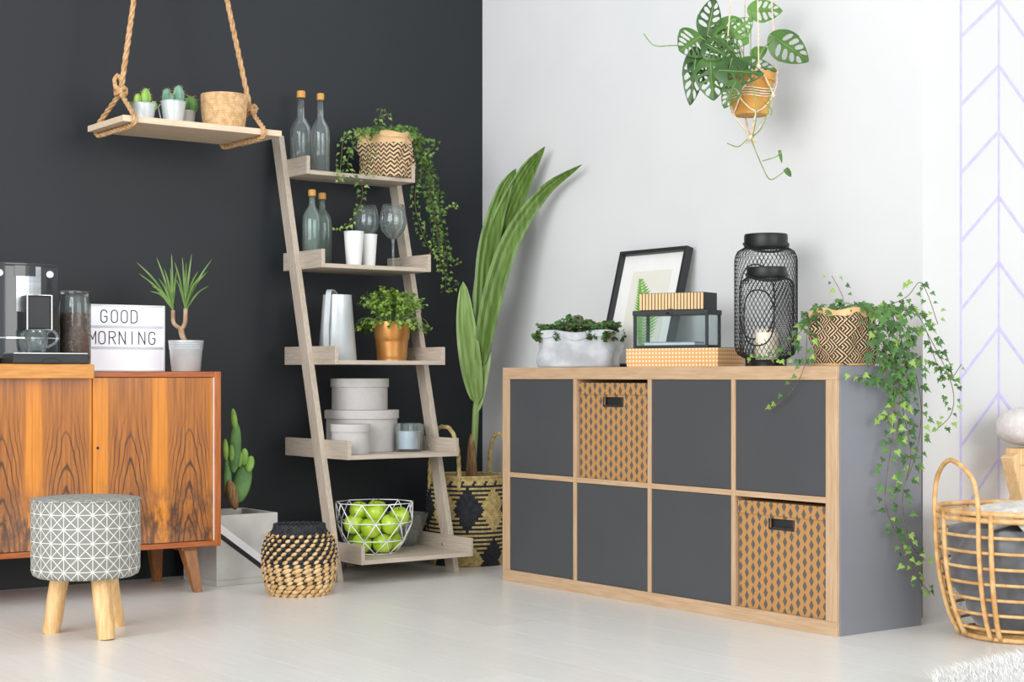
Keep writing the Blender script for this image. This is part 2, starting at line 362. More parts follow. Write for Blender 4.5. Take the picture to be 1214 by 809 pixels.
# ================================================================ cube shelving unit
KW, KD, KH = 1.556, .356, .750
kx = thing('shelving_unit', 'low oak-edged cube shelving unit with slate grey door panels and grey side against white wall', 'shelving unit')
T, t = .040, .017
MB().box(.0008, KD, -KW+.0, 0, KH-T, KH).build('top_board', M['oak'], kx, bevel=.0012)
MB().box(.0008, KD, -KW+.0, 0, 0, T).build('base_board', M['oak'], kx, bevel=.0012)
MB().box(0, KD, -T, 0, T, KH-T).build('end_board', M['oak_v'], kx, bevel=.0012)
eb = MB().box(0, KD, -KW, -KW+T, T, KH-T).build('end_board', M['oak_v'], kx, bevel=.0012)
sp = MB().box(.012, KD, -KW-.003, -KW-.0002, 0, KH).build('side_panel', M['grey_side'], kx, bevel=.0008); sp['label'] = 'pale grey end panel'
MB().box(KD-.006, KD-.001, -KW+T, -T, T, KH-T).build('back_panel', M['slate_panel'], kx)
cell = (KW-2*T-3*t)/4; ch = (KH-2*T-t)/2
for i in range(3): yy = -T-cell*(i+1)-t*i; MB().box(.001, KD-.007, yy-t, yy, T, KH-T).build('upright_divider', M['oak_v'], kx, bevel=.001)
for i in range(4): yy = -T-(cell+t)*i; MB().box(.0015, KD-.007, yy-cell+.0002, yy-.0002, T+ch, T+ch+t).build('shelf_board', M['oak'], kx, bevel=.001)
g = .0012
for r_ in range(2):
    for c in range(4):
        y1 = -T-(cell+t)*c; z0 = T+(ch+t)*r_
        if (c, r_) in ((1, 1), (3, 0)):
            nm = 'in the upper row' if r_ else 'in the bottom row'
            bx = thing('storage_box', 'brown storage box with grey lozenge print and handle slot, '+nm, 'box', (.012, y1-cell/2, z0+.0005), 0, 'patterned boxes in the cubes')
            w = cell/2-.007
            hz, hw = ch-.072, .045
            b = MB()
            b.box(.004, .30, -w, w, 0, .006); b.box(.29, .30, -w, w, .006, ch-.02); b.box(.004, .29, -w, -w+.004, .006, ch-.02); b.box(.004, .29, w-.004, w, .006, ch-.02)
            b.box(0, .004, -w, w, 0, hz-.012); b.box(0, .004, -w, -hw, hz-.012, hz+.014); b.box(0, .004, hw, w, hz-.012, hz+.014); b.box(0, .004, -w, w, hz+.014, ch-.02)
            b.build('box_body', M['lozenge'], bx)
            MB().box(-.004, .30, -w-.003, w+.003, ch-.050, ch-.012).build('lid', M['lozenge'], bx, bevel=.001)
            MB().tube([(-.0012, -hw-.003, hz+.014), (-.0012, -hw-.003, hz-.015), (-.0012, hw+.003, hz-.015), (-.0012, hw+.003, hz+.014)], .0035, 6).build('handle_slot', M['black_paint'], bx)
            MB().box(.012, .014, -hw-.008, hw+.008, hz-.03, hz+.02).build('slot_backing', M['black_paint'], bx)
        else:
            MB().box(.004, .022, y1-cell+g, y1-g, z0+g, z0+ch-g).build('door_panel', M['slate_panel'], kx, bevel=.0008)

# ================================================================ credenza
cr = thing('credenza', 'polished wooden credenza with flame veneer doors standing against black wall', 'credenza', (-.929, .33, 0), R(-2))
CW, CD, CZ0, CZ1 = 1.30, .385, .153, .735
MB().box(-CW, 0, .0, CD, CZ1-.018, CZ1).build('top_board', M['cred_case'], cr, bevel=.002)
MB().box(-CW, 0, .0, CD, CZ0, CZ0+.018).build('base_board', M['cred_case'], cr, bevel=.002)
MB().box(-.022, .0005, -.001, CD, CZ0-.002, CZ1+.001).build('side_board', M['cred_case_v'], cr, bevel=.002)
MB().box(-CW, -CW+.022, -.001, CD, CZ0-.002, CZ1+.001).build('side_board', M['cred_case_v'], cr, bevel=.002)
MB().box(-CW+.022, -.022, CD-.008, CD-.001, CZ0+.018, CZ1-.018).build('back_board', M['cred_case'], cr)
MB().box(-.0255, -.0222, .004, .02, CZ0+.018, CZ1-.018).build('edge_strip', M['white_stripe'], cr)
dw = (CW-.044-.003)/3
for i in range(3):
    x1 = -.026-i*dw
    d = MB().box(-dw+.0015, -.0015, 0, .018, CZ0+.0195, CZ1-.0195).build('door', M['veneer'], cr, loc=(x1, .003, 0), bevel=.001)
    if i == 0:
        kb = MB(); kb.lathe([(.0045, 0), (.0045, .0012)], 12); ko = kb.build('keyhole', M['black_metal'], d, loc=(-dw+.018, -.0001, .49)); ko.rotation_euler = (R(90), 0, 0)
def tleg(x, y, sx, sy):
    h = CZ0-.012; q = .024; b = .013
    ox, oy = sx*.022, sy*.03
    lo = [(ox-b, oy-b, 0), (ox+b, oy-b, 0), (ox+b, oy+b, 0), (ox-b, oy+b, 0)]; hi = [(-q, -q, h), (q, -q, h), (q, q, h), (-q, q, h)]
    MB().hexa(lo, hi).build('leg', M['cred_leg'], cr, loc=(x, y, 0), bevel=.002)
for (x, y, sx, sy) in ((-.098, .05, 1, -1), (-.098, CD-.05, 1, 1), (-CW+.12, .05, -1, -1), (-CW+.12, CD-.05, -1, 1)): tleg(x, y, sx, sy)
for x in (-.1, -CW+.12): MB().box(x-.028, x+.028, .03, CD-.03, CZ0-.014, CZ0).build('leg_rail', M['cred_leg'], cr, bevel=.001)

# ================================================================ ladder shelf
ld = thing('ladder_shelf', 'leaning ladder shelf of grey-washed wood with five trays against black wall', 'shelf')
LS = .268
def stile(x0, x1):
    y0 = .283; H = 1.612; d = .056
    lo = [(x0, y0, 0), (x1, y0, 0), (x1, y0+d, 0), (x0, y0+d, 0)]; hi = [(x0, y0+LS*H, H), (x1, y0+LS*H, H), (x1, y0+LS*H+d, H), (x0, y0+LS*H+d, H)]
    MB().hexa(lo, hi).build('stile', M['grey_wood'], ld, bevel=.0012)
stile(-.502, -.480); stile(-.010, .012)
TZ = [.070, .428, .762, 1.110, 1.455]; TF = [.165, .255, .343, .437, .545]; TB = [.70, .705, .71, .72, .735]
TH = .015
for z, yf, yb in zip(TZ, TF, TB):
    MB().box(-.4648, -.0252, yf+.002, yb, z, z+TH).build('shelf_board', M['grey_wood_x'], ld, bevel=.001)
    hb = .066
    for x0 in (-.4798, -.0248):
        b = MB().box(x0, x0+.0146, yf, yb, z, z+hb).build('side_board', M['grey_wood_y'], ld, bevel=.001)
        ys = .283+LS*(z+.03)+.028
        if x0 > -.2:
            s_ = MB().lathe([(.006, 0), (.005, .0015)], 12).build('screw', M['steel'], b, loc=(x0-.0002, ys, z+.03)); s_.rotation_euler = (0, R(-90), 0)
MB().box(-.235, -.205, .672, .69, 0, TZ[0]).build('support_foot', M['grey_wood'], ld, bevel=.001)
SZ = [z+TH for z in TZ]             # where things stand

# ================================================================ rope-hung shelf
HZ = 1.553
hx0, hx1, hy0, hy1 = -1.252, -.668, .385, .685
hs = thing('hanging_shelf', 'pale wooden plank shelf hung on two thick ropes before black wall', 'shelf', (0, 0, 0))
MB().box(hx0, hx1, hy0, hy1, HZ, HZ+.021).build('shelf_board', M['pale_wood'], hs, bevel=.002)
def twist(name, pts, r, parent, m='rope', strands=3, n=None):
    pts = [Vector(p) for p in pts]
    L = [0]
    for a, b in zip(pts, pts[1:]): L.append(L[-1]+(b-a).length)
    mb = MB(); N = n or max(12, int(L[-1]/(r*.9)))
    fr = []
    up = Vector((.31, .74, .6)).normalized()
    for i in range(N+1):
        s_ = L[-1]*i/N; j = 0
        while j < len(L)-2 and L[j+1] < s_: j += 1
        tt = (s_-L[j])/max(1e-9, L[j+1]-L[j]); p = pts[j].lerp(pts[j+1], tt); d = (pts[j+1]-pts[j]).normalized()
        u = (up-d*up.dot(d)).normalized(); w = d.cross(u); fr.append((p, u, w, s_))
    for k in range(strands):
        path = []
        for p, u, w, s_ in fr:
            a = s_/(r*5.2)*2*math.pi/1.0*.5+k*2*math.pi/strands; path.append(p+(u*math.cos(a)+w*math.sin(a))*r*.5)
        mb.tube(path, r*.56, 6)
    return mb.build(name, M[m], parent, smooth=True)
ym = (hy0+hy1)/2
kl = aty(143, 110, ym); kr = aty(297, 131, ym)
hook = aty(204, -290, ym)
for k, (kn, xe) in enumerate(((kl, hx0+.035), (kr, hx1-.075))):
    twist('rope', [hook+Vector(((k*2-1)*.012, 0, 0)), kn], .0095, hs)
    for yy in (hy0-.004, hy1+.004): twist('rope_loop', [kn, (xe, yy, HZ+.024)], .0085, hs)
    twist('rope_under', bez([(xe, hy0-.004, HZ+.026), (xe, hy0-.012, HZ+.008), (xe, hy0+.012, HZ-.010), (xe, ym, HZ-.011), (xe, hy1-.012, HZ-.010), (xe, hy1+.012, HZ+.008), (xe, hy1+.004, HZ+.026)], 4), .0085, hs)
    kb = [kn+Vector((math.cos(a)*.017, math.sin(a)*.014, .012*math.sin(a*1.5)+.004)) for a in [i*.5 for i in range(26)]]
    twist('knot', kb, .0085, hs)
    if k == 0: twist('knot_loop', bez([kn+Vector((-.01, 0, 0)), kn+Vector((-.022, 0, .035)), kn+Vector((-.010, 0, .058)), kn+Vector((.004, 0, .03)), kn], 5), .0075, hs)
    else: twist('knot_end', [kn+Vector((0, 0, -.005)), kn+Vector((.022, -.01, .012))], .008, hs)
MB().tube([hook+Vector((0, 0, .03+.01*math.sin(i))) if False else hook+Vector((.02*math.cos(i*.5), 0, .02*math.sin(i*.5))) for i in range(13)], .004, 6).build('hook', M['black_metal'], hs)

# ================================================================ on the credenza
CT = CZ1+.001
# --- cutting board with a lip over the front edge
BX1 = aty(112, 440, .31).x
cb = thing('cutting_board', 'thick honey-coloured wooden board lying on credenza under coffee machine', 'cutting board', (BX1, .33, CT+.0005), R(-2))
MB().box(-.80, 0, -.0028, .33, 0, .022).build('slab', M['board_wood'], cb, bevel=.004)
MB().box(-.80, 0, -.024, -.003, -.024, .0222).build('front_lip', M['board_wood'], cb, bevel=.004)
BT = CT+.0235
# --- coffee machine
def lx(px, y): return aty(px, 400, y).x
mx1 = lx(67, .45)
cm = thing('coffee_machine', 'black and chrome espresso machine standing on wooden board', 'coffee machine', (mx1, .43, BT), R(-2))
mw = .26; mh = zof(314, (mx1, .45, 0))-BT
b = MB()
prof = []
for i in range(13):
    tt = i/12; prof.append((-mw*tt, -.028*math.sin(math.pi*tt)))
lo = [(x, y, 0.015) for x, y in prof]+[(-mw, .26, 0.015), (0, .26, 0.015)]
hi = [(x, y, mh) for x, y, z in lo]; n = len(lo)
b.add(lo+hi, [tuple(range(n)), tuple(range(2*n-1, n-1, -1))]+[(i, i+n, (i+1) % n+n, (i+1) % n) for i in range(n)])
b.build('housing', M['black_gloss'], cm, smooth=True, sharp=40, bevel=.003)
def fy(x): return -.028*math.sin(math.pi*(-x/mw))
def panel(x0, x1, z0, z1, name, m, d=.002, parent=None):
    mb = MB(); k = 6
    vs = []
    for i in range(k+1):
        x = x0+(x1-x0)*i/k
        for z in (z0, z1): vs += [(x, fy(x)-d, z), (x, fy(x)+.004, z)]
    fs = []
    for i in range(k):
        a = i*4; c = a+4; fs += [(a, c, c+2, a+2), (a, a+1, c+1, c), (a+2, c+2, c+3, a+3)]
    fs += [(0, 2, 3, 1), (k*4, k*4+1, k*4+3, k*4+2)]
    return mb.add(vs, fs).build(name, m, parent or cm)
panel(-mw+.006, -.006, mh-.012, mh-.006, 'top_trim', M['black_paint'])
def mxl(px): return (px-67)*(dist((mx1, .42, 0))/F)/.87
panel(mxl(20), mxl(46), mh-.155, mh-.012, 'steel_panel', M['steel'], .0015)
panel(mxl(18), mxl(40), mh-.043, mh-.010, 'display', M['black_gloss'], .003)
panel(mxl(-1), mxl(66), .012+.068, .072+.012, 'lower_seam', M['chrome'], .001)
for px in (3.5, 56):
    x = mxl(px); o = MB().lathe([(.0115, 0), (.0115, .008), (.009, .011)], 20).build('knob', M['white_ceramic'], cm, smooth=True, sharp=40, loc=(x, fy(x)+.001, mh-.035)); o.rotation_euler = (R(90), 0, 0)
x0, x1 = mxl(25), mxl(50); zz0 = mh-.213; zz1 = mh-.105
sp_ = MB().box(x0, x1, -.085, fy((x0+x1)/2)+.004, zz0, zz1).build('spout_block', M['black_paint'], cm, bevel=.006)
MB().tube([(x0, -.086, zz0), (x1, -.086, zz0), (x1, -.086, zz1), (x0, -.086, zz1)], .0028, 6, closed=True).build('chrome_outline', M['chrome'], sp_)
for dx in (-.012, .012): MB().lathe([(.005, -.007), (.005, 0)], 10).build('nozzle', M['chrome'], sp_, loc=((x0+x1)/2+dx, -.06, zz0))
tx0, tx1 = mxl(7), mxl(84)
tr = MB().box(tx0, tx1, -.125, .0, .001, .030).build('drip_tray', M['black_paint'], cm, bevel=.003)
MB().box(tx0+.002, tx1-.002, -.124, -.002, .0302, .0345).build('tray_plate', M['steel'], tr, bevel=.001)
MB().tube([((tx0+tx1)/2-.03*math.cos(a*.26), -.1262, .006+.012*math.sin(a*.26)) for a in range(13)], .0015, 5).build('tray_grip', M['black_gloss'], tr)
# --- glass mug on the drip tray
mgx = lx(43, .352)
mg = thing('glass_mug', 'small clear glass mug on drip tray of coffee machine', 'mug', (mgx, .352, BT+.0349))
def vessel(o, i): return o+i[::-1]
MB().lathe([(.020, 0), (.029, .004), (.0345, .03), (.036, .072), (.0345, .072), (.033, .03), (.027, .0085), (.001, .007)], 32).build('cup', M['glass_thin'], mg, smooth=True)
MB().tube(bez([(.033, -.006, .062), (.050, -.010, .068), (.064, -.012, .05), (.056, -.01, .03), (.034, -.006, .017)], 5), .0036, 7).build('handle', M['glass_thin'], mg, smooth=True)
# --- jar of beans
jx = lx(89, .485); jp = (jx, .485, BT); jr = 18.5*dist(jp)/F; jh = zof(345, jp)-BT
jr_ = thing('bean_jar', 'tall clear glass storage jar three quarters full of coffee beans', 'jar', jp)
MB().lathe([(jr*.93, 0), (jr, .006), (jr, jh*.80), (jr*.88, jh*.90), (jr*.86, jh*.95), (jr*.84, jh*.95), (jr*.86, jh*.90), (jr-.003, jh*.79), (jr-.003, .008), (.001, .007)], 40).build('glass_body', M['glass_thin'], jr_, smooth=True)
MB().lathe([(jr*.80, jh*.955), (jr*.97, jh*.96), (jr*.97, jh*.99), (jr*.90, jh), (.002, jh)], 40).build('lid', M['glass_thin'], jr_, smooth=True, sharp=40)
bb = MB(); rb = random.Random(7); zf = jh*.70
bb.lathe([(jr*.88, .010), (jr*.88, zf-.006), (.001, zf-.005)], 24)
for i in range(520):
    a = rb.random()*6.283
    if i < 430: rr, z = jr*.89, .012+rb.random()*(zf-.016)
    else: rr, z = jr*.85*math.sqrt(rb.random()), zf-.004
    Mx = Matrix.Rotation(rb.random()*6, 3, 'X') @ Matrix.Rotation(rb.random()*6, 3, 'Z')
    bb.ball((rr*math.cos(a), rr*math.sin(a), z), .0055, .0038, .003, 6, 4, M=Mx)
stuff(bb.build('coffee_beans', M['bean'], jr_, smooth=True))
# --- light box with letters
ly = .575
lbx0, lbx1 = lx(106, ly), lx(195.5, ly); lw = lbx1-lbx0; lp = (lbx1, ly, CT+.0005); lh = zof(363, lp)-CT
lb = thing('light_box', 'white cinema light box reading GOOD MORNING behind jar of beans', 'light box', lp, R(-2))
fr_ = MB(); fw_ = .006
fr_.box(-lw, 0, .004, .045, 0, lh); fr_.box(-lw, 0, -.002, .004, 0, fw_); fr_.box(-lw, 0, -.002, .004, lh-fw_, lh); fr_.box(-lw, -lw+fw_, -.002, .004, fw_, lh-fw_); fr_.box(-fw_, 0, -.002, .004, fw_, lh-fw_)
fr_.build('casing', M['white_plastic'], lb, bevel=.001)
MB().box(-lw+fw_, -fw_, .0015, .0038, fw_, lh-fw_).build('screen', M['lightbox'], lb)
for k in (1, 2): z = lh*(1-k*.333)+.004*(k == 2); MB().box(-lw+fw_, -fw_, .0002, .0014, z-.0045, z+.0045).build('rail', M['rail'], lb, bevel=.0004)
arc = lambda cx, cy, rx, ry, a0, a1, n=8: [(cx+rx*math.cos(R(a0+(a1-a0)*i/n)), cy+ry*math.sin(R(a0+(a1-a0)*i/n))) for i in range(n+1)]
oval = arc(.5, .75, .5, .25, 0, 180)+arc(.5, .25, .5, .25, 180, 360)
GL = {'O': [oval+[oval[0]]], 'I': [[(.5, 0), (.5, 1)]], 'N': [[(0, 0), (0, 1), (1, 0), (1, 1)]], 'M': [[(0, 0), (0, 1), (.5, .35), (1, 1), (1, 0)]],
      'D': [[(0, 0), (0, 1), (.45, 1)]+arc(.45, .72, .55, .28, 90, 0)+arc(.45, .28, .55, .28, 0, -90)+[(0, 0)]],
      'R': [[(0, 0), (0, 1), (.5, 1)]+arc(.5, .76, .5, .24, 90, -90)+[(0, .52)], [(.5, .52), (1, 0)]],
      'G': [arc(.5, .75, .5, .25, 10, 180)+arc(.5, .25, .5, .25, 180, 360)+[(1, .48), (.55, .48)]]}
def letter(c, x, z, w, h, parent):
    mb = MB(); hw = .0016
    for path in GL[c]:
        pts = [Vector((x+p[0]*w, z+p[1]*h)) for p in path]
        for a, q in zip(pts, pts[1:]):
            if (q-a).length < 1e-6: continue
            d = (q-a).normalized(); nn = Vector((-d.y, d.x))*hw; a2 = a-d*hw*.7; q2 = q+d*hw*.7
            c4 = [a2+nn, a2-nn, q2-nn, q2+nn]
            mb.add([(p.x, .0002, p.y) for p in c4]+[(p.x, .0013, p.y) for p in c4], [(0, 1, 2, 3), (4, 7, 6, 5), (0, 4, 5, 1), (1, 5, 6, 2), (2, 6, 7, 3), (3, 7, 4, 0)])
    mb.build('letter', M['ink'], parent)
pxl = lambda px: -lw*(195.5-px)/89.5
lhz = lambda py: lh*(441-py)/78
for c, px in zip('GOOD', (120.5, 132.5, 144, 155.5)): letter(c, pxl(px), lhz(384), lw*7/89.5, lhz(369.5)-lhz(384), lb)
for c, px in zip('MORNING', (107.3, 118, 130, 141.5, 153, 164.5, 176.5)): letter(c, pxl(px), lhz(409), lw*7.2/89.5, lhz(394.5)-lhz(409), lb)
# --- dracaena in a zinc bucket
dpx = lx(220.5, .46); dp = (dpx, .46, CT+.0005); sc = dist(dp)/F; ph = zof(404, dp)-CT
dr = thing('potted_dracaena', 'small forked dracaena in ribbed zinc pot on credenza corner', 'plant', dp)
r0, r1 = 17*sc, 20.5*sc
pr = [(r0*.96, 0), (r0, .002)]
for k in range(5): z = ph*(.70+.05*k); pr += [(r0+(r1-r0)*(.70+.05*k)-.0004, z), (r0+(r1-r0)*(.725+.05*k)+.0012, z+ph*.025)]
pr += [(r1, ph*.96), (r1+.001, ph), (r1-.003, ph), (r1-.004, ph*.9)]
MB().lathe(pr, 36, cap=False).lathe([(r0*.96, 0), (.001, 0)], 36, cap=False).build('pot', M['zinc'], dr, smooth=True, sharp=60)
MB().lathe([(r1-.003, ph*.88), (.001, ph*.90)], 24, cap=False).build('soil', M['soil'], dr)
cT = Vector((0, 0, ph*.88))
vx = RT*sc
def dpt(px, py, f=0): return RT*((px-220.5)*sc)+Vector((0, 0, zof(py, dp)-dp[2]))+FW*f
MB().tube(bez([cT, dpt(216, 398), dpt(214, 388)], 4)[:9], .010, 8).tube(bez([dpt(214, 390), dpt(206, 383), dpt(205, 368)], 4), [.007]*9, 8).tube(bez([dpt(216, 390), dpt(219.5, 382), dpt(220, 366)], 4), [.0075]*9, 8).build('trunk', M['trunk'], dr, smooth=True)
def blade(mb, pts, w, nrm, fold=.25, prof=None, m=0):
    pts = [Vector(p) for p in pts]; n = len(pts); vs = []; fs = []
    for i, p in enumerate(pts):
        tt = i/(n-1); d = (pts[min(i+1, n-1)]-pts[max(i-1, 0)]).normalized(); s_ = d.cross(Vector(nrm)).normalized(); nn = s_.cross(d)
        ww = w*(prof(tt) if prof else math.sin(math.pi*min(1, .25+.75*tt))**.7 if tt < 1 else 0)
        vs += [p-s_*ww+nn*ww*fold, p, p+s_*ww+nn*ww*fold]
    for i in range(n-1):
        a = i*3; fs += [(a, a+1, a+4, a+3), (a+1, a+2, a+5, a+4)]
    mb.add(vs, fs, m); return mb
rb = random.Random(12)
tipL = [(161, 310), (184, 304), (168, 325), (196, 318), (176, 345), (203, 300), (190, 330), (212, 322), (205, 318), (183, 340)]
tipR = [(253, 307), (246, 338), (224, 312), (216, 304), (232, 320), (238, 330), (210, 330), (206, 310), (226, 300), (249, 322)]
for (bx_, by_), tips in (((205, 370), tipL), ((220, 368), tipR)):
    for k, (tx, ty) in enumerate(tips):
        dz = rb.uniform(-.05, .05)
        p0 = dpt(bx_, by_-rb.uniform(0, 8)); p3 = dpt(tx, ty, dz); mid = (p0+p3)/2+Vector((0, 0, .015))+(p3-p0).cross(FW).normalized()*.0
        blade(MB(), bez([p0, mid, p3], 4),   .0034, -FW+Vector((0, 0, .3)), .3).build('leaf', M['dracaena'], dr, smooth=True)

# ================================================================ stool
st = thing('pouf_stool', 'round pouf stool in grey fabric with white line pattern on wooden legs', 'stool', (-1.655, -.30, 0))
sz0, sz1, sr = .168, .384, .147
q = MB()
pr = [(.02, sz0), (sr*.90, sz0), (sr*.97, sz0+.006), (sr, sz0+.018), (sr*1.005, (sz0+sz1)/2), (sr, sz1-.012), (sr*.985, sz1-.003), (sr*.95, sz1), (.6*sr, sz1+.004), (.01, sz1+.006)]
q.lathe(pr, 64); q.build('seat', M['stool_fabric'], st, smooth=True)
MB().tube([(sr*.997*math.cos(i*math.pi/32), sr*.997*math.sin(i*math.pi/32), sz1-.004) for i in range(64)], .0028, 6, closed=True).build('piping', M['stool_fabric'], st, smooth=True)
for (px, py, k) in ((58, 752, 0), (124, 760, 1), (136, 744, 2)):
    f = atz(px, py, 0)-Vector((-1.655, -.30, 0)); f = Vector((f.x, f.y, 0))
    f += f.normalized()*(-.0)+Vector((FW.x, FW.y, 0))*.02; t_ = f*.72
    MB().tube([Vector((f.x, f.y, 0)), f.lerp(t_, .25)+Vector((.001, 0, sz0*.25)), f.lerp(t_, .6)+Vector((-.001, .001, sz0*.6)), Vector((t_.x, t_.y, sz0))], [.0232, .0250, .0255, .026], 14).build('leg', M['birch'], st, smooth=True, sharp=50)

# ================================================================ concrete planter with prickly pear
pn = thing('cactus_planter', 'square concrete planter with black and white stripe holding a tall prickly pear', 'planter', (-.775, .565, 0))
pw, pd, ph_ = .118, .130, .243
lo = [(-pw, -pd, 0), (pw, -pd, 0), (pw, pd, 0), (-pw, pd, 0)]
b = MB(); th = .014
b.box(-pw, pw, -pd, pd, 0, .02); b.box(-pw, pw, -pd, -pd+th, .02, ph_); b.box(-pw, pw, pd-th, pd, .02, ph_); b.box(-pw, -pw+th, -pd+th, pd-th, .02, ph_); b.box(pw-th, pw, -pd+th, pd-th, .02, ph_)
b.build('pot', M['concrete'], pn, bevel=.002)
MB().box(-pw+th, pw-th, -pd+th, pd-th, ph_-.05, ph_-.025).build('gravel', M['gravel'], pn)
def dstrip(name, za, zb, w, m):
    q = [(-pw, za), (-pw, za-w), (pw, zb-w), (pw, zb)]; mb = MB()
    mb.add([(x, -pd-.0006, z) for x, z in q]+[(x, -pd+.001, z) for x, z in q], [(0, 1, 2, 3), (0, 4, 5, 1), (1, 5, 6, 2), (2, 6, 7, 3), (3, 7, 4, 0)]).build(name, m, pn)
dstrip('white_band', .224, .050, .030, M['white_stripe']); dstrip('black_band', .194, .020, .020, M['black_paint'])
def pad(mb, a, b, w, th, ang=0, m=0):
    a, b = Vector(a), Vector(b); d = (b-a); L = d.length; z = d.normalized(); x = (RT-z*RT.dot(z)).normalized(); x = Matrix.Rotation(ang, 3, z) @ x; y = z.cross(x)
    Mx = Matrix((x, y, z)).transposed(); mb.ball((a+b)/2, w, th, L/2*1.04, 14, 10, m, Mx)
cc = Vector((-.775, .53, 0)); csc = dist(cc)/F
def cpt(px, py, f=0): p = aty(px, py, .53); return Vector((p.x, p.y, p.z))-Vector((-.775, .565, 0))+FW*f
for (a, b, w, th, name, m, ang) in (((279, 604), (272, 570), .020, .018, 'trunk', 'husk', 0), ((281, 596), (291, 548), 11*csc, .014, 'cactus_pad', 'cactus', .3), ((277, 560), (280, 502), 7.5*csc, .013, 'cactus_pad', 'cactus', .2),
        ((279, 512), (276, 485), 4*csc, .011, 'cactus_pad', 'cactus_light', 0), ((269, 592), (268, 545), 5*csc, .012, 'cactus_pad', 'cactus', .2), ((289, 552), (290, 532), 5*csc, .012, 'cactus_pad', 'cactus_light', 0),
        ((294, 560), (298, 541), 5.5*csc, .012, 'cactus_pad', 'cactus_light', 0), ((284, 554), (285, 536), 3.5*csc, .01, 'cactus_pad', 'cactus_light', 0), ((268, 546), (267, 521), 3.5*csc, .01, 'cactus_pad', 'cactus_light', 0), ((275, 548), (275, 526), 4*csc, .01, 'cactus_pad', 'cactus_light', 0)):
    mb = MB(); fz = .02 if a[1] > 590 and name != 'trunk' else 0
    pad(mb, cpt(*a, fz), cpt(*b, fz), w, th, ang); mb.build(name, M[m], pn, smooth=True)

# ================================================================ round seagrass basket
bp = Vector((-.750, .115, 0)); bs = dist(bp)/F
bk = thing('seagrass_basket', 'round straw basket with black woven strands and black rim beside the planter', 'basket', bp)
BPR = [(0, 35), (.08, 38.5), (.2, 42), (.42, 44.5), (.62, 44), (.76, 41), (.85, 36.5), (.90, 32), (.95, 30), (1, 29.5)]
def brad(tt):
    for (a, ra), (b, rb2) in zip(BPR, BPR[1:]):
        if tt <= b: return (ra+(rb2-ra)*(tt-a)/(b-a))*bs
    return BPR[-1][1]*bs
bh = .228
MB().lathe([(.01, .001)]+[(brad(i/14)-.005, .001+bh*.93*i/14) for i in range(15)], 40, cap=False).build('lining', M['straw_black'], bk, smooth=True)
nat, blk = MB(), MB(); rows = 15
for j in range(rows):
    tt = (j+.5)/rows*.89; r_ = brad(tt); z = bh*tt; cols = 22
    for i in range(cols):
        a = 2*math.pi*(i+(j*.42))/cols
        if j < 3: black = False
        elif j < 8: black = (j % 2 == 1) and True
        else: black = None
        d = Vector((math.cos(a), math.sin(a), 0)); tan = Vector((-math.sin(a), math.cos(a), 0)); up = Vector((0, 0, 1))
        ln = (tan*.92+up*.38).normalized(); Mx = Matrix((ln, d, ln.cross(d))).transposed()
        L = math.pi*r_/cols*1.12
        c = d*(r_-.002)+up*z
        if black is None:
            nat.ball(c, L*.62, .0055, .0062, 6, 4, M=Mx) ; a2 = a+math.pi/cols; d2 = Vector((math.cos(a2), math.sin(a2), 0)); blk.ball(d2*(r_-.002)+up*(z+.003), L*.62, .0052, .0058, 6, 4, M=Matrix((ln, d2, ln.cross(d2))).transposed())
        elif black: blk.ball(c, L*.55, .0052, .0045, 6, 4, M=Mx); a2 = a+math.pi/cols; d2 = Vector((math.cos(a2), math.sin(a2), 0)); nat.ball(d2*(r_-.002)+up*z, L*.75, .005, .0065, 6, 4, M=Matrix((ln, d2, ln.cross(d2))).transposed())
        else: nat.ball(c, L*1.1, .0055, .0085, 6, 4, M=Mx)
for j in range(6):
    tt = .89+.11*j/5; r_ = brad(tt); z = bh*tt
    for i in range(30):
        a = 2*math.pi*(i+j*.5)/30; d = Vector((math.cos(a), math.sin(a), 0)); tan = Vector((-math.sin(a), math.cos(a), 0)); ln = (tan+Vector((0, 0, .35*(-1)**j))).normalized()
        blk.ball(d*r_+Vector((0, 0, z)), .0115, .005, .005, 6, 4, M=Matrix((ln, d, ln.cross(d))).transposed())
stuff(nat.build('straw_strands', M['straw'], bk, smooth=True)); stuff(blk.build('black_strands', M['straw_black'], bk, smooth=True))
fr_ = MB(); rb = random.Random(3)
for i in range(46):
    a = rb.uniform(0, 6.283) if i > 26 else rb.choice((R(-40), R(145)))+rb.uniform(-.35, .35); d = Vector((math.cos(a), math.sin(a), 0)); p = d*(brad(.86)-.004)+Vector((0, 0, bh*(.86+rb.uniform(-.03, .03)))); e = p+d*rb.uniform(.012, .032)+Vector((rb.uniform(-.01, .01), rb.uniform(-.01, .01), rb.uniform(-.022, .012)))
    fr_.tube([p, (p+e)/2+Vector((0, 0, .004)), e], [.0013, .001, .0005], 4)
stuff(fr_.build('frayed_ends', M['straw'], bk))

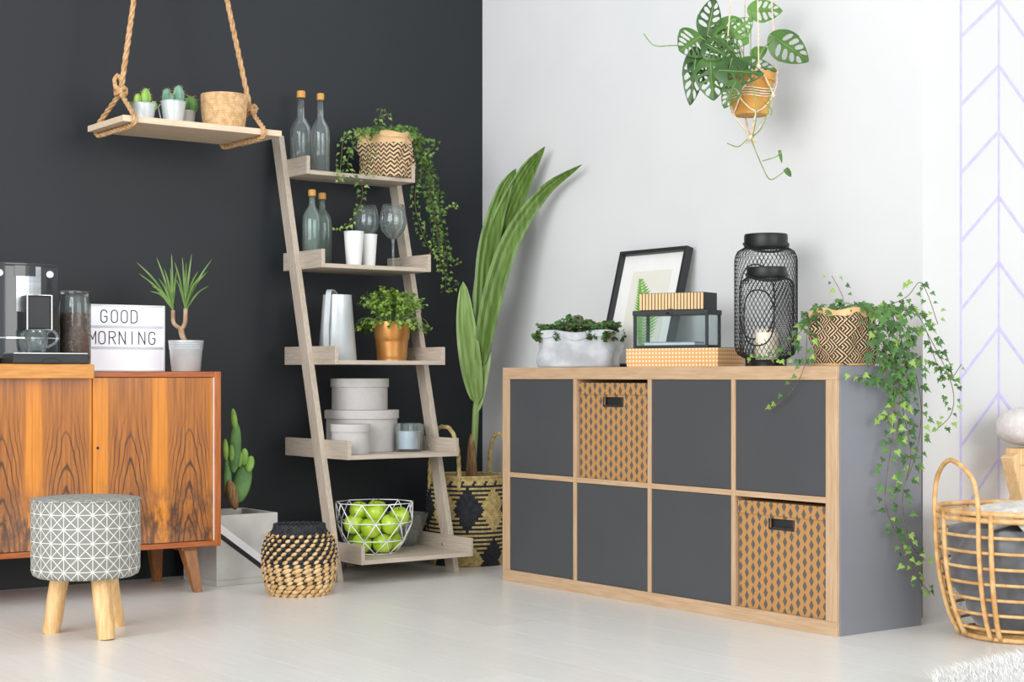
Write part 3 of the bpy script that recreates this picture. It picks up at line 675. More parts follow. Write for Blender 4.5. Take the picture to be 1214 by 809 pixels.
# ================================================================ on the rope-hung shelf
HT = HZ+.0212
def place(px, y, z): p = aty(px, 300, y); return Vector((p.x, y, z))
def bucket(pos, rpx, hpx, parent_name, label, group, mat_='zinc'):
    s_ = dist(pos)/F; r1, h = rpx*s_, hpx*s_; r0 = r1*.74
    o = thing(parent_name, label, 'plant', pos, 0, group)
    MB().lathe([(.001, 0), (r0, 0), (r0*1.01, .001), (r1*.985, h*.97), (r1*1.03, h*.985), (r1*1.03, h), (r1*.96, h), (r1*.95, h*.9)], 32, cap=False).build('pot', M[mat_], o, smooth=True, sharp=50)
    MB().lathe([(r1*.955, h*.88), (.001, h*.90)], 24, cap=False).build('soil', M['soil'], o)
    return o, r1, h, s_
def cball(parent, p, r, h, m, spines=True, seed=1, ribs=8):
    mb = MB(); n, k = ribs*4, 10; vs = []; fs = []
    for j in range(k+1):
        t_ = j/k; rr = r*(math.sin(math.pi*(.12+.88*t_)) ** .55 if t_ < 1 else .02)
        for i in range(n): a = 2*math.pi*i/n; q = rr*(1+.10*math.cos(ribs*a)); vs.append((p[0]+q*math.cos(a), p[1]+q*math.sin(a), p[2]+h*t_))
    for j in range(k):
        for i in range(n): fs.append((j*n+i, j*n+(i+1) % n, (j+1)*n+(i+1) % n, (j+1)*n+i))
    mb.add(vs, fs); o = mb.build('cactus_stem', M[m], parent, smooth=True)
    if spines:
        sm = MB(); rb = random.Random(seed)
        for i in range(40):
            a = 2*math.pi*rb.randrange(ribs)/ribs; t_ = rb.uniform(.3, 1); rr = r*math.sin(math.pi*(.12+.88*t_))**.55 if t_ < .97 else r*.3
            q = Vector(p)+Vector((rr*math.cos(a), rr*math.sin(a), h*t_)); d = Vector((math.cos(a)+rb.uniform(-.5, .5), math.sin(a)+rb.uniform(-.5, .5), rb.uniform(-.2, .9))).normalized()
            sm.tube([q, q+d*r*.45], [.0007, .0002], 3)
        stuff(sm.build('spines', M['spine'], o))
    return o
gp = 'small potted cacti on the hanging shelf'
o, r1, h, s_ = bucket(place(171, .50, HT), 14, 22, 'potted_cactus', 'light green branching cactus in small zinc bucket on hanging shelf', gp)
for (dx, dy, rr, hh, k) in ((2, 0, 6, 20, 1), (-7, -3, 4.5, 13, 2), (-14, 2, 4, 9, 3), (11, 1, 4, 9, 4), (-3, 6, 4, 12, 5)): cball(o, tuple(RT*(dx*s_)+FW*(dy*s_)+Vector((0, 0, h*.86-(.012 if abs(dx) > 9 else 0)))), rr*s_, (hh+2)*s_, 'cactus_light' if k != 3 else 'cactus', True, k, 7)
o, r1, h, s_ = bucket(place(205.5, .475, HT), 15, 26.5, 'potted_cactus', 'bluish columnar cacti with golden spines in zinc bucket on hanging shelf', gp)
for (dx, dy, rr, hh, k) in ((6, 1, 6.5, 21, 1), (-8, 1, 5.5, 17, 2), (-1, -4, 4, 10, 3)): cball(o, tuple(RT*(dx*s_)+FW*(dy*s_)+Vector((0, 0, h*.86))), rr*s_, (hh+3)*s_, 'cactus_blue', True, k, 8)
MB().tube([RT*(-15.3*s_)+Vector((0, 0, h*.9)), RT*(-18*s_)+Vector((0, 0, h*.75)), RT*(-15*s_)+Vector((0, 0, h*.25))], .0022, 5).build('bucket_handle', M['zinc'], o)
o, r1, h, s_ = bucket(place(221, .565, HT), 11, 22, 'potted_cactus', 'round green cactus with red tip in zinc bucket partly behind its neighbour', gp)
cball(o, tuple(RT*(5*s_)+Vector((0, 0, h*.86))), 8.5*s_, 21*s_, 'cactus', True, 5, 9)
wp = place(265.5, .50, HT); s_ = dist(wp)/F
wk = thing('wicker_pot', 'empty round woven wicker pot on hanging shelf next to cacti', 'pot', wp)
def weave_pot(parent, prof, rows, cols, mats, amp=.0016, pick=None, names=('weave',), rim=None):
    # a basket wall of raised cells, each a little cushion; prof(t) -> (radius, z)
    mb = MB()
    for j in range(rows):
        r0, z0 = prof(j/rows); r1, z1 = prof((j+1)/rows); rm, zm = (r0+r1)/2, (z0+z1)/2
        for i in range(cols):
            a0 = 2*math.pi*(i+.5*(j % 2))/cols; a1 = a0+2*math.pi/cols; am = (a0+a1)/2
            k = pick(am, j, i) if pick else 0
            v = [(r0*math.cos(a0), r0*math.sin(a0), z0), (r0*math.cos(a1), r0*math.sin(a1), z0), (r1*math.cos(a1), r1*math.sin(a1), z1), (r1*math.cos(a0), r1*math.sin(a0), z1)]
            c = [(Vector(q)*.45+Vector((rm*math.cos(am), rm*math.sin(am), zm))*.55) for q in v]
            d = Vector((math.cos(am), math.sin(am), 0)); c = [q+d*amp for q in c]
            mb.add(v+c, [(0, 1, 5, 4), (1, 2, 6, 5), (2, 3, 7, 6), (3, 0, 4, 7), (4, 5, 6, 7)], k)
    return mb
ra, rb_, hh = 23.5*s_, 27*s_, 41.5*s_
stuff(weave_pot(wk, lambda t_: (ra+(rb_-ra)*math.sin(min(1, t_*1.15)*1.57), hh*t_), 15, 44, M['wicker'], .0014).build('weave', M['wicker'], wk))
MB().lathe([(.001, .001), (ra-.001, .001)], 32, cap=False).lathe([(ra-.004, .002), (rb_-.005, hh*.8), (rb_-.005, hh), (rb_+.001, hh), (rb_+.001, hh-.003)], 32, cap=False).build('lining', M['wicker'], wk, smooth=True)

# ================================================================ ladder shelf: top tray
def bottle(px, y, tier, rpx, top, label, grp, gl, shoulder=.52, neck=.31, ribs=False):
    p = place(px, y, SZ[tier]+.0006); s_ = dist(p)/F; r = rpx*s_; H = zof(top, p)-p.z
    o = thing('glass_bottle', label, 'bottle', p, 0, grp); nr = r*neck
    pr = [(.001, 0), (r*.94, 0), (r, .004), (r, H*shoulder*.93), (r*.94, H*(shoulder+.04)), (r*.72, H*(shoulder+.10)), (nr*1.25, H*(shoulder+.16)), (nr, H*(shoulder+.21)), (nr, H*.93)]
    inn = [(max(.001, q-.0022), z+(.004 if z < .003 else 0)) for q, z in pr][::-1]
    MB().lathe(pr+inn, 32, cap=False, c=(0, 0, 0), sq=None).build('glass_body', M[gl], o, smooth=True)
    for zz in (.25, .38): MB().tube([(r*1.0*math.cos(a*.2618), r*1.0*math.sin(a*.2618), H*zz) for a in range(24)], .0012, 5, closed=True).build('ring', M[gl], o, smooth=True)
    MB().lathe([(nr+.0008, H*.915), (nr*1.28, H*.92), (nr*1.28, H*.99), (nr*1.1, H), (.001, H)], 20, cap=False).build('cap', M['cork'], o, smooth=True, sharp=40)
bottle(357, .685, 4, 13, 108, 'taller clear bottle with wooden cap at end of top tray', 'clear bottles on the top tray', 'glass_thin')
bottle(380, .60, 4, 11, 111, 'slimmer clear bottle with wooden cap between taller bottle and ivy', 'clear bottles on the top tray', 'glass_thin')
bottle(370, .612, 3, 11.5, 225, 'greenish bottle with wooden cap standing in front on second tray', 'greenish bottles on the second tray', 'glass_green', .62)
bottle(382, .682, 3, 11.5, 229, 'greenish bottle with wooden cap half hidden behind another bottle', 'greenish bottles on the second tray', 'glass_green', .62)
# second tray: cups and wine glasses
for px, y, r_, top, lab in ((419.5, .50, 11.8, 275, 'white tapered ceramic cup in front of the other cup'), (437, .535, 10.2, 278.5, 'white tapered ceramic cup partly behind another cup under wine glass')):
    p = place(px, y, SZ[3]+.0006); s_ = dist(p)/F; r1 = r_*s_; H = zof(top, p)-p.z
    c = thing('white_cup', lab, 'cup', p, 0, 'white cups')
    MB().lathe([(.001, .0), (r1*.74, 0), (r1*.76, .002), (r1, H), (r1-.0028, H), (r1*.72, .006), (.001, .006)], 40, cap=False).build('cup_body', M['white_ceramic'], c, smooth=True, sharp=50)
    MB().tube([(r1*.995*math.cos(a*.19635), r1*.995*math.sin(a*.19635), H) for a in range(32)], .0014, 6, closed=True).build('rim', M['white_ceramic'], c, smooth=True)
for px, y, r_, top, bot, lab in ((434.5, .66, 15.5, 244, 300, 'rounded wine glass standing behind the two white cups'), (466, .575, 16.2, 243, 306, 'rounded wine glass standing free beside the white cups')):
    p = place(px, y, SZ[3]+.0006); s_ = dist(p)/F; r = r_*s_; H = zof(top, p)-p.z; bh_ = 42*s_
    c = thing('wine_glass', lab, 'wine glass', p, 0, 'wine glasses'); zb = H-bh_
    o_ = [(r*.06, zb), (r*.45, zb+.10*bh_), (r*.85, zb+.28*bh_), (r, zb+.5*bh_), (r*.93, zb+.78*bh_), (r*.78, H)]
    MB().lathe(o_+[(q-.0015, z+(.003 if i < 3 else 0)) for i, (q, z) in enumerate(o_)][::-1], 40, cap=False).build('bowl', M['glass_thin'], c, smooth=True)
    MB().lathe([(r*.75, 0), (r*.75, .0015), (r*.2, .004), (.0048, .012), (.0045, zb-.006), (.008, zb+.003), (.001, zb+.004)], 32).build('stem', M['glass'], c, smooth=True)
# third tray: jug and copper pot
p = place(400, .55, SZ[2]+.0006); s_ = dist(p)/F; H = zof(350, p)-p.z
jg = thing('steel_jug', 'tapered brushed steel jug with flat strap handle on third tray', 'jug', p)
r0, r1 = 23*s_, 17*s_
MB().lathe([(.001, 0), (r0*.97, 0), (r0, .003), (r1, H*.97), (r1, H), (r1-.003, H), (r0-.004, .008), (.001, .008)], 40, cap=False).build('jug_body', M['zinc'], jg, smooth=True, sharp=50)
hd = (-RT*.42-FW*.9)
hp = [hd*(r1*.3)+Vector((0, 0, H+.004)), hd*(r1*.8)+Vector((0, 0, H+.016)), hd*(r1*1.12)+Vector((0, 0, H+.012)), hd*(r1*1.25)+Vector((0, 0, H*.9)), hd*(r0*1.10)+Vector((0, 0, H*.45)), hd*(r0*1.05)+Vector((0, 0, H*.12)), hd*(r0*.98)+Vector((0, 0, H*.06))]
sd = hd.cross(Vector((0, 0, 1))).normalized(); mb = MB(); pts = bez(hp, 5); vs = []; fs = []
for i, q in enumerate(pts):
    d = (pts[min(i+1, len(pts)-1)]-pts[max(0, i-1)]).normalized(); nn = d.cross(sd)
    vs += [q-sd*.011-nn*.001, q+sd*.011-nn*.001, q+sd*.011+nn*.001, q-sd*.011+nn*.001]
for i in range(len(pts)-1):
    a = i*4; fs += [(a+k, a+(k+1) % 4, a+4+(k+1) % 4, a+4+k) for k in range(4)]
mb.add(vs, fs).build('handle', M['zinc'], jg, smooth=True, sharp=40)
MB().lathe([(r1*.9, H*.985), (.001, H*.99)], 32, cap=False).build('lid', M['zinc'], jg, smooth=True)
p = place(464.5, .50, SZ[2]+.0006); s_ = dist(p)/F; H = zof(382, p)-p.z
cp = thing('potted_herb', 'bushy small-leaved green plant in ribbed copper pot on third tray', 'plant', p)
r0, r1 = 17.5*s_, 21.5*s_; pr = [(.001, 0), (r0, 0)]
for k in range(6): z = H*(.08+.08*k); rr = r0+(r1-r0)*z/H; pr += [(rr-.0008, z), (rr+.0014, z+H*.04)]
pr += [(r1*.98, H*.62), (r1, H), (r1-.003, H), (r1-.004, H*.9)]
MB().lathe(pr, 36, cap=False).build('pot', M['copper'], cp, smooth=True, sharp=60); MB().lathe([(r1-.003, H*.9), (.001, H*.93)], 24, cap=False).build('soil', M['soil'], cp)
def tiny_leaves(parent, n, gen, ms, size, seed, name='foliage'):
    rb = random.Random(seed); mbs = MB()
    for i in range(n):
        p, out = gen(rb); s_ = size*rb.uniform(.6, 1.25)
        nn = (Vector(out).normalized()*.8+Vector((rb.uniform(-.8, .8), rb.uniform(-.8, .8), rb.uniform(-.2, 1)))).normalized(); u = nn.orthogonal().normalized(); u = Matrix.Rotation(rb.random()*6.28, 3, nn) @ u; w = nn.cross(u)
        vs = [p-u*s_, p-u*s_*.3+w*s_*.75, p+u*s_*.6+w*s_*.55, p+u*s_, p+u*s_*.6-w*s_*.55, p-u*s_*.3-w*s_*.75, p+nn*s_*(-.18)]
        mbs.add(vs, [(6, k, (k+1) % 6) for k in range(6)], 0 if rb.random() < .7 else 1)
    return stuff(mbs.build(name, [M[m] for m in ms], parent))
def bush(rad, z0, zt, stems, leaves, droop, seed):
    rb = random.Random(seed); S = []
    for i in range(stems):
        a = rb.random()*6.283; rr = rad*math.sqrt(rb.random()); top = zt*(1-.45*(rr/rad)**2)*rb.uniform(.75, 1.0)
        if rr > rad*.75 and rb.random() < .6: top *= droop
        S.append([Vector((rr*.25*math.cos(a), rr*.25*math.sin(a), z0)), Vector((rr*.75*math.cos(a), rr*.75*math.sin(a), z0+max(.02, top)*.75+.012)), Vector((rr*math.cos(a), rr*math.sin(a), z0+top))])
    return S
S = bush(49*s_, H*.92, 46*s_, 110, 0, -.25, 5)
sm = MB()
for q in S: sm.tube(bez(q, 3), .0008, 3)
stuff(sm.build('stems', M['green_stem'], cp))
def gen(rb):
    q = rb.choice(S); t_ = rb.uniform(.25, 1.03); c = q[0]*(1-t_)**2+q[1]*2*t_*(1-t_)+q[2]*t_*t_; return c+Vector((rb.gauss(0, .005), rb.gauss(0, .005), rb.gauss(0, .004))), Vector((c.x, c.y, .04))-FW*.03
tiny_leaves(cp, 1250, gen, ('herb', 'herb_dark'), .0078, 2)
# fourth tray: round boxes, candle glasses
def round_box(px, y, rpx, z, py, lidpx, label):
    p = place(px, y, z); s_ = dist(p)/F; r = rpx*s_; H = zof(py, p)-z
    o = thing('round_box', label, 'box', p, 0, 'round grey card boxes')
    MB().lathe([(.001, 0), (r*.955, 0), (r*.955, H-.004), (.001, H-.004)], 48, cap=False).build('box_body', M['box_grey'], o, smooth=True, sharp=40)
    L = lidpx*s_; MB().lathe([(r*.957, H-L), (r, H-L), (r, H-.002), (r*.99, H), (.001, H)], 48, cap=False).build('lid', M['box_grey'], o, smooth=True, sharp=40)
    return p, H
BZ = SZ[1]+.0006
p, H = round_box(429, .553, 44, BZ, 486, 10, 'widest lidded round grey box on tray, carrying another box')
round_box(426.5, .556, 34.5, p.z+H+.0008, 449, 10, 'tall lidded round grey box standing on top of the widest one')
round_box(415.5, .396, 23.6, BZ, 503, 9, 'small lidded round grey box standing in front of the stack')
for px, y, r_, top, lab, wax in ((484, .40, 15.5, 502, 'glass tumbler with pale wax candle on tray beside grey boxes', 1), (494, .458, 9, 503, 'narrow clear glass tumbler behind the candle tumbler', 0)):
    p = place(px, y, BZ); s_ = dist(p)/F; r = r_*s_; H = zof(top, p)-p.z
    o = thing('candle_glass', lab, 'glass', p, 0, 'glass tumblers')
    MB().lathe([(.001, 0), (r*.96, 0), (r, .003), (r, H), (r-.0025, H), (r-.003, .009), (.001, .009)], 36, cap=False).build('tumbler', M['glass_thin'], o, smooth=True, sharp=40)
    if wax: w = MB().lathe([(.001, .010), (r-.004, .010), (r-.004, H*.72), (.001, H*.72)], 32, cap=False).build('candle', M['pale_candle'], o, smooth=True, sharp=40); MB().tube([(0, 0, H*.72), (.001, 0, H*.72+.008)], .0008, 4).build('wick', M['ink'], w)
    else: MB().tube([((r-.0005)*math.cos(a*.2618), (r-.0005)*math.sin(a*.2618), H) for a in range(24)], .0012, 5, closed=True).build('rim', M['glass_thin'], o, smooth=True)
# bottom tray: wire bowl with apples, glass bowl
wz = SZ[0]+.0006; wp = place(444, .355, wz); s_ = dist(wp)/F
wb = thing('wire_bowl', 'white geometric wire bowl full of green apples on bottom tray', 'bowl', wp)
H = 60*s_; rim, midr, bot = 46.5*s_, 45*s_, 26*s_
def ring(r, z, off, n=9): return [Vector((r*math.cos(2*math.pi*(i+off)/n), r*math.sin(2*math.pi*(i+off)/n), z)) for i in range(n)]
A, B, C_, D_ = ring(bot, .002, 0), ring(38*s_, H*.27, .5), ring(45*s_, H*.62, 0), ring(rim, H, .5)
def wires(name, E_): mb = MB(); [mb.tube([a, b], .0019, 6) for a, b in E_]; mb.build(name, M['white_wire'], wb, smooth=True)
for nm, G in (('base_ring', A), ('lower_ring', B), ('middle_ring', C_), ('rim_ring', D_)): wires(nm, [(G[i], G[(i+1) % 9]) for i in range(9)])
for nm, G, K, o_ in (('lower_struts', A, B, 0), ('middle_struts', B, C_, 1), ('upper_struts', C_, D_, 0)):
    wires(nm, [(G[i], K[i]) for i in range(9)]+[(G[i], K[(i-1) % 9] if not o_ else K[(i+1) % 9]) for i in range(9)])
wires('base_spokes', [(A[i], Vector((0, 0, .002))) for i in range(0, 9, 3)])
ar = .0385
apl = [(-.042, -.030, 0), (.042, -.028, 0), (0, .050, 0), (-.078, .022, 1), (-.012, -.052, 2), (.075, .010, 1), (.005, .01, 3), (-.035, .055, 2), (.050, .058, 2), (-.030, -.005, 4), (.042, .000, 4), (.06, -.055, 1), (-.062, -.045, 1), (.004, -.045, 4), (.01, .05, 4)]
hz = [.043, .083, .093, .112, .141]
apn = ('green apple at bottom of wire bowl', 'green apple against side of wire bowl', 'green apple in middle of the heap in wire bowl', 'green apple buried in the heap in wire bowl', 'green apple on top of the heap in wire bowl')
rb = random.Random(2); am = None
P_ = [Vector((x, y, hz[k])) for x, y, k in apl]; AR = .0372
for it in range(400):                                   # let the apples settle against each other and the wires
    for i in range(len(P_)):
        for j in range(i):
            d = P_[i]-P_[j]; L = d.length
            if L < 2*AR: e = d/L*(2*AR-L)*.5; P_[i] += e; P_[j] -= e
        z = P_[i].z; rm = (26+20*min(1, (z/(60*s_))**.6))*s_-AR-.002; h_ = Vector((P_[i].x, P_[i].y, 0))
        if h_.length > rm: P_[i] -= h_.normalized()*(h_.length-rm)
        P_[i].z = max(AR+.002, z-.0004)
for (x, y, z), (_, _, k) in zip(P_, apl):
    ap_ = thing('apple', apn[k], 'apple', wp+RT*x+FW*y+Vector((0, 0, z)), rb.random()*6, 'green apples in the wire bowl')
    ap_.rotation_euler = (rb.uniform(-.5, .5), rb.uniform(-.5, .5), rb.random()*6)
    if am is None:
        a_ = MB(); pr = [(.001, -.030), (.010, -.034), (.022, -.031), (.033, -.018), (.0385, .002), (.036, .018), (.027, .030), (.015, .034), (.006, .030), (.001, .024)]
        a_.lathe([(q*.965, z_*.97) for q, z_ in pr], 20, cap=False); am = a_.mesh('apple_skin', M['apple'], True); ast = MB().tube([(0, 0, .024), (.001, .001, .033), (.004, .002, .041)], [.0014, .0012, .0018], 5).mesh('apple_stem', M['apple_stem'])
    link('skin', am, ap_); link('stalk', ast, ap_)
gp_ = place(476, .505, wz); s_ = dist(gp_)/F
gb = thing('glass_bowl', 'clear flared glass bowl behind wire bowl on bottom tray', 'bowl', gp_)
pr = [(.001, 0), (.052, 0), (.056, .002), (.085, .045), (.112, .125), (.1095, .125), (.082, .046), (.053, .006), (.001, .005)]
MB().lathe([(q*.9, z*.97) for q, z in pr], 48, cap=False).build('bowl_body', M['glass_thin'], gb, smooth=True)
MB().tube([(.0998*math.cos(a*.1309), .0998*math.sin(a*.1309), .1212) for a in range(48)], .0013, 6, closed=True).build('rim', M['glass_thin'], gb, smooth=True)

# ================================================================ woven bag with palm
bgp = Vector((.215, .515, 0))
wbg = thing('woven_bag', 'black and straw diamond-patterned woven bag with loop handles in room corner', 'bag', bgp)
BH = .338; br = .158
def bprof(t_): return (br*(.90+.13*math.sin(math.pi*min(1, .15+t_*.72))), .001+BH*t_)
def bpick(a, j, i):
    u = (a-R(235))/(2*math.pi)*5.0; t_ = j/42; d = abs((u+.5) % 1-.5)*2; v = abs(t_-.62)*2.35; v2 = abs(t_-.05)*2.35
    d2 = 1-d
    if t_ > .93: return 0
    if d+v < .62: return 1
    if d2+v < .62: return 0
    if d+v2 < .62: return 0
    if d2+v2 < .62: return 1
    return j % 2 if t_ < .9 else (1 if (i % 4 == 0) else 0)
stuff(weave_pot(wbg, bprof, 42, 84, None, .0018, bpick).build('weave', [M['bag_straw'], M['straw_black']], wbg))
MB().lathe([(.001, .002), (br*.89, .002)], 40, cap=False).lathe([(br*.9-.005, .003)]+[(bprof(k/8)[0]-.004, bprof(k/8)[1]) for k in range(9)], 40, cap=False).build('lining', M['bag_straw'], wbg, smooth=True)
MB().tube([(bprof(1)[0]*math.cos(a*.1309), bprof(1)[0]*math.sin(a*.1309), BH) for a in range(48)], .0045, 6, closed=True).build('rim', M['bag_straw'], wbg, smooth=True)
ang = lambda d: Vector((math.cos(R(d))*bprof(.97)[0]*1.02, math.sin(R(d))*bprof(.97)[0]*1.02, 0))
def hdl2(d0, d1, h):
    a, b = ang(d0), ang(d1); m_ = (a+b)/2*1.03
    pts = bez([a+Vector((0, 0, BH-.05)), a+Vector((0, 0, BH+.02)), a.lerp(m_, .12)+Vector((0, 0, BH+h*.6)), a.lerp(m_, .5)+Vector((0, 0, BH+h*.93)), m_+Vector((0, 0, BH+h)), b.lerp(m_, .5)+Vector((0, 0, BH+h*.93)), b.lerp(m_, .12)+Vector((0, 0, BH+h*.6)), b+Vector((0, 0, BH+.02)), b+Vector((0, 0, BH-.05))], 4)
    twist('handle', pts, .0085, wbg, 'bag_straw')
hdl2(222, 163, .19); hdl2(22, -38, .16)
MB().lathe([(br*.93, BH*.86), (.001, BH*.9)], 32, cap=False).build('soil', M['soil'], wbg)
pm_ = thing('potted_palm', 'young coconut palm with tall pleated leaves growing out of woven bag', 'palm', bgp+Vector((0, 0, BH*.89)))
def pp(px, py, w):
    w = min(w, dist(atx(px, py, XW-.055)), dist(aty(px, py, YD-.05)))
    return CAM+ray(px, py)*w-pm_.location
W0 = dist(bgp+Vector((0, 0, .3)))
husk = MB(); husk.tube(bez([pp(560, 578, W0), pp(559, 560, W0), pp(559, 535, W0), pp(560, 515, W0)], 4), [.030, .031, .032, .031, .029, .028, .026, .024, .022, .020, .017, .014, .010], 12, flat=.7); husk.build('husk', M['husk'], pm_, smooth=True)
MB().tube(bez([pp(560, 560, W0), pp(563, 510, W0), pp(566, 450, W0), pp(572, 390, W0)], 5), [.013]*8+[.010]*8, 8).build('stem', M['palm_light'], pm_, smooth=True)
def pleat(name, pts, w, m, nrm, prof, folds=5):
    pts = [Vector(p) for p in pts]; n = len(pts); mb = MB(); vs = []; fs = []; k = folds*2
    for i, p in enumerate(pts):
        t_ = i/(n-1); d = (pts[min(i+1, n-1)]-pts[max(i-1, 0)]).normalized(); s_ = d.cross(Vector(nrm)).normalized(); nn = s_.cross(d); ww = w*prof(t_)
        for j in range(k+1):
            f = j/k*2-1; vs.append(p+s_*ww*f+nn*(ww*.10*(1 if j % 2 else -1)+ww*.35*f*f))
    for i in range(n-1):
        for j in range(k): a = i*(k+1)+j; fs.append((a, a+1, a+k+2, a+k+1))
    mb.add(vs, fs).build(name, M[m], pm_)
N_ = -FW
lf = lambda a, b: (lambda t_: max(.02, (math.sin(math.pi*min(1, t_**a))**b)))
pleat('leaf', bez([pp(570, 420, W0), pp(578, 350, W0), pp(592, 280, W0), pp(622, 210, W0), pp(646, 174, W0)], 6), 18*W0/F, 'palm', N_, lf(.62, .7))
pleat('leaf', bez([pp(570, 430, W0-.01), pp(574, 360, W0-.02), pp(580, 290, W0-.02), pp(596, 230, W0), pp(612, 200, W0)], 6), 13*W0/F, 'palm', N_, lf(.7, .6), 4)
pleat('leaf', bez([pp(568, 440, W0-.02), pp(582, 360, W0-.05), pp(606, 285, W0-.06), pp(645, 228, W0-.08), pp(690, 195, W0-.10)], 6), 12.5*W0/F, 'palm', N_, lf(.60, .7), 3)
pleat('leaf', bez([pp(566, 480, W0-.02), pp(558, 430, W0-.03), pp(552, 380, W0-.03), pp(549, 334, W0-.02)], 6), 13*W0/F, 'palm_light', N_, lf(.75, .55), 4)
pleat('leaf', bez([pp(566, 490, W0-.01), pp(572, 450, W0-.02), pp(577, 415, W0-.02), pp(579, 392, W0-.02)], 6), 6.5*W0/F, 'palm_light', N_, lf(.8, .6), 2)

# ================================================================ on the shelving unit
KT = KH+.0006
# --- grey paper bag planter
pc = atx(687, 436, .165); pc.z = KT; s_ = dist(pc)/F
pb = thing('paper_bag_planter', 'crumpled grey washed-paper bag planter filled with small leafy plants', 'planter', pc, R(30))
def paper_bag(parent, hw, hd, H, mat_, seed, flare=.0, cuff=.02, crump=.006, n=48, name='paper_bag'):
    rb = random.Random(seed); ph = [rb.random()*6 for _ in range(8)]
    def rad(a, t_):
        c, s2 = math.cos(a), math.sin(a); e = 4.5; k = 1/((abs(c)**e+abs(s2)**e)**(1/e))
        w = 1+flare*t_; q = 1+crump/hd*(math.sin(3*a+ph[0]+t_*5)+.7*math.sin(7*a+ph[1]-t_*8)+.5*math.sin(11*a+ph[2]+t_*13))*math.sin(math.pi*min(1, t_*.9+.06))
        return Vector((hd*k*c*w*q, hw*k*s2*w*q, 0))
    mb = MB(); rows = 14; vs = []; fs = []
    for j in range(rows+1):
        t_ = j/rows
        for i in range(n): a = 2*math.pi*i/n; vs.append(rad(a, t_)+Vector((0, 0, .001+(H-cuff*.2)*t_+.004*math.sin(5*a+ph[3])*t_)))
    for j in range(rows):
        for i in range(n): fs.append((j*n+i, j*n+(i+1) % n, (j+1)*n+(i+1) % n, (j+1)*n+i))
    fs.append(tuple(range(n-1, -1, -1))); mb.add(vs, fs); body = mb.build(name, M[mat_], parent, smooth=True)
    mb = MB(); vs = []; fs = []
    for (k, z) in ((.94, H*.80), (.985, H), (1.03, H+.002), (1.055, H-.004), (1.05, H-cuff)):
        for i in range(n): a = 2*math.pi*i/n; vs.append(rad(a, 1)*k+Vector((0, 0, z+.005*math.sin(5*a+ph[3])+(.004*math.sin(9*a+ph[4]) if z < H-cuff*.5 and k > 1 else 0))))
    for j in range(4):
        for i in range(n): fs.append((j*n+i, j*n+(i+1) % n, (j+1)*n+(i+1) % n, (j+1)*n+i))
    cu = mb.add(vs, fs).build('rolled_cuff', M[mat_] if mat_ in ('paper_grey',) else M['kraft'], parent, smooth=True)
    return rad
H = zof(394, pc)-KT; hw, hd = 47*s_, .080
paper_bag(pb, hw, hd, H, 'paper_grey', 4, .03, .022, .0032)
MB().box(-hd*.85, hd*.85, -hw*.9, hw*.9, H*.7, H*.86).build('soil', M['soil'], pb)
def gen(rb):
    y = rb.uniform(-1, 1); x = rb.uniform(-1, 1); hgt = H+.004+.050*(1-.5*y*y)*rb.random()**.8*(.75+.3*math.sin(y*6+1))
    if rb.random() < .08: y = rb.choice((-1.06, 1.05)); hgt = H-rb.random()*.03
    if rb.random() < .10: x = -1.12; hgt = H-rb.random()*.028; y = rb.choice((-.5, .38, .9, -.95))+rb.gauss(0, .05)
    return Vector((x*hd*.95, y*hw*.98, hgt)), Vector((-.5, -.3, .6))
tiny_leaves(pb, 1300, gen, ('moss', 'moss_red'), .0092, 8)
sm = MB(); rb = random.Random(5)
for i in range(70): q, _ = gen(rb); sm.tube([Vector((q.x*.8, q.y*.9, H*.84)), q], .0009, 3)
stuff(sm.build('stems', M['stem'], pb))

# --- leaning picture frame
fy1, fy0 = -.132, -.489; fwid = fy1-fy0; fb = .322; tilt = math.atan2(.432-fb, .42); fhh = .435
pf = thing('picture_frame', 'black picture frame with green fern print leaning against white wall', 'picture frame', (fb, fy1, KT+.0005)); pf.rotation_euler = (0, tilt, 0)
rt_ = .014; dp_ = .030
for nm, bx_ in (('frame_rail', (0, dp_, -fwid, 0, 0, rt_)), ('frame_rail', (0, dp_, -fwid, 0, fhh-rt_, fhh)), ('frame_stile', (0, dp_, -rt_, 0, rt_, fhh-rt_)), ('frame_stile', (0, dp_, -fwid, -fwid+rt_, rt_, fhh-rt_))):
    MB().box(*bx_).build(nm, M['black_paint'], pf, bevel=.0008)
MB().box(.020, .027, -fwid+rt_, -rt_, rt_, fhh-rt_).build('mat_board', M['mat_white'], pf)
pr_ = MB().box(.0192, .0199, -fwid+.075, -.075, .075, fhh-.075).build('print', M['print_paper'], pf)
mb = MB(); base = Vector((-.205, .085)); tip = Vector((-.118, .335))
for k in range(22):
    t_ = k/22; c = base.lerp(tip, t_)+Vector((-.012*math.sin(t_*3), 0)); L = .105*(1-t_)**.8*min(1, .35+t_*2.2)+.006
    for sd_ in (-1, 1):
        d = Vector((sd_*.86, .42)).normalized(); e = c+d*L; w = Vector((-d.y, d.x))*.0056
        q = [c-w*.5, c+d*L*.4-w, e, c+d*L*.4+w, c+w*.5]; mb.add([(.0188, v.x, v.y) for v in q], [(0, 1, 2, 3, 4)])
mb.tube([(.0188, base.x, base.y), (.0188, (base.x+tip.x)/2-.012, (base.y+tip.y)/2), (.0188, tip.x, tip.y)], .0012, 4).build('fern_print', M['fern'], pr_)

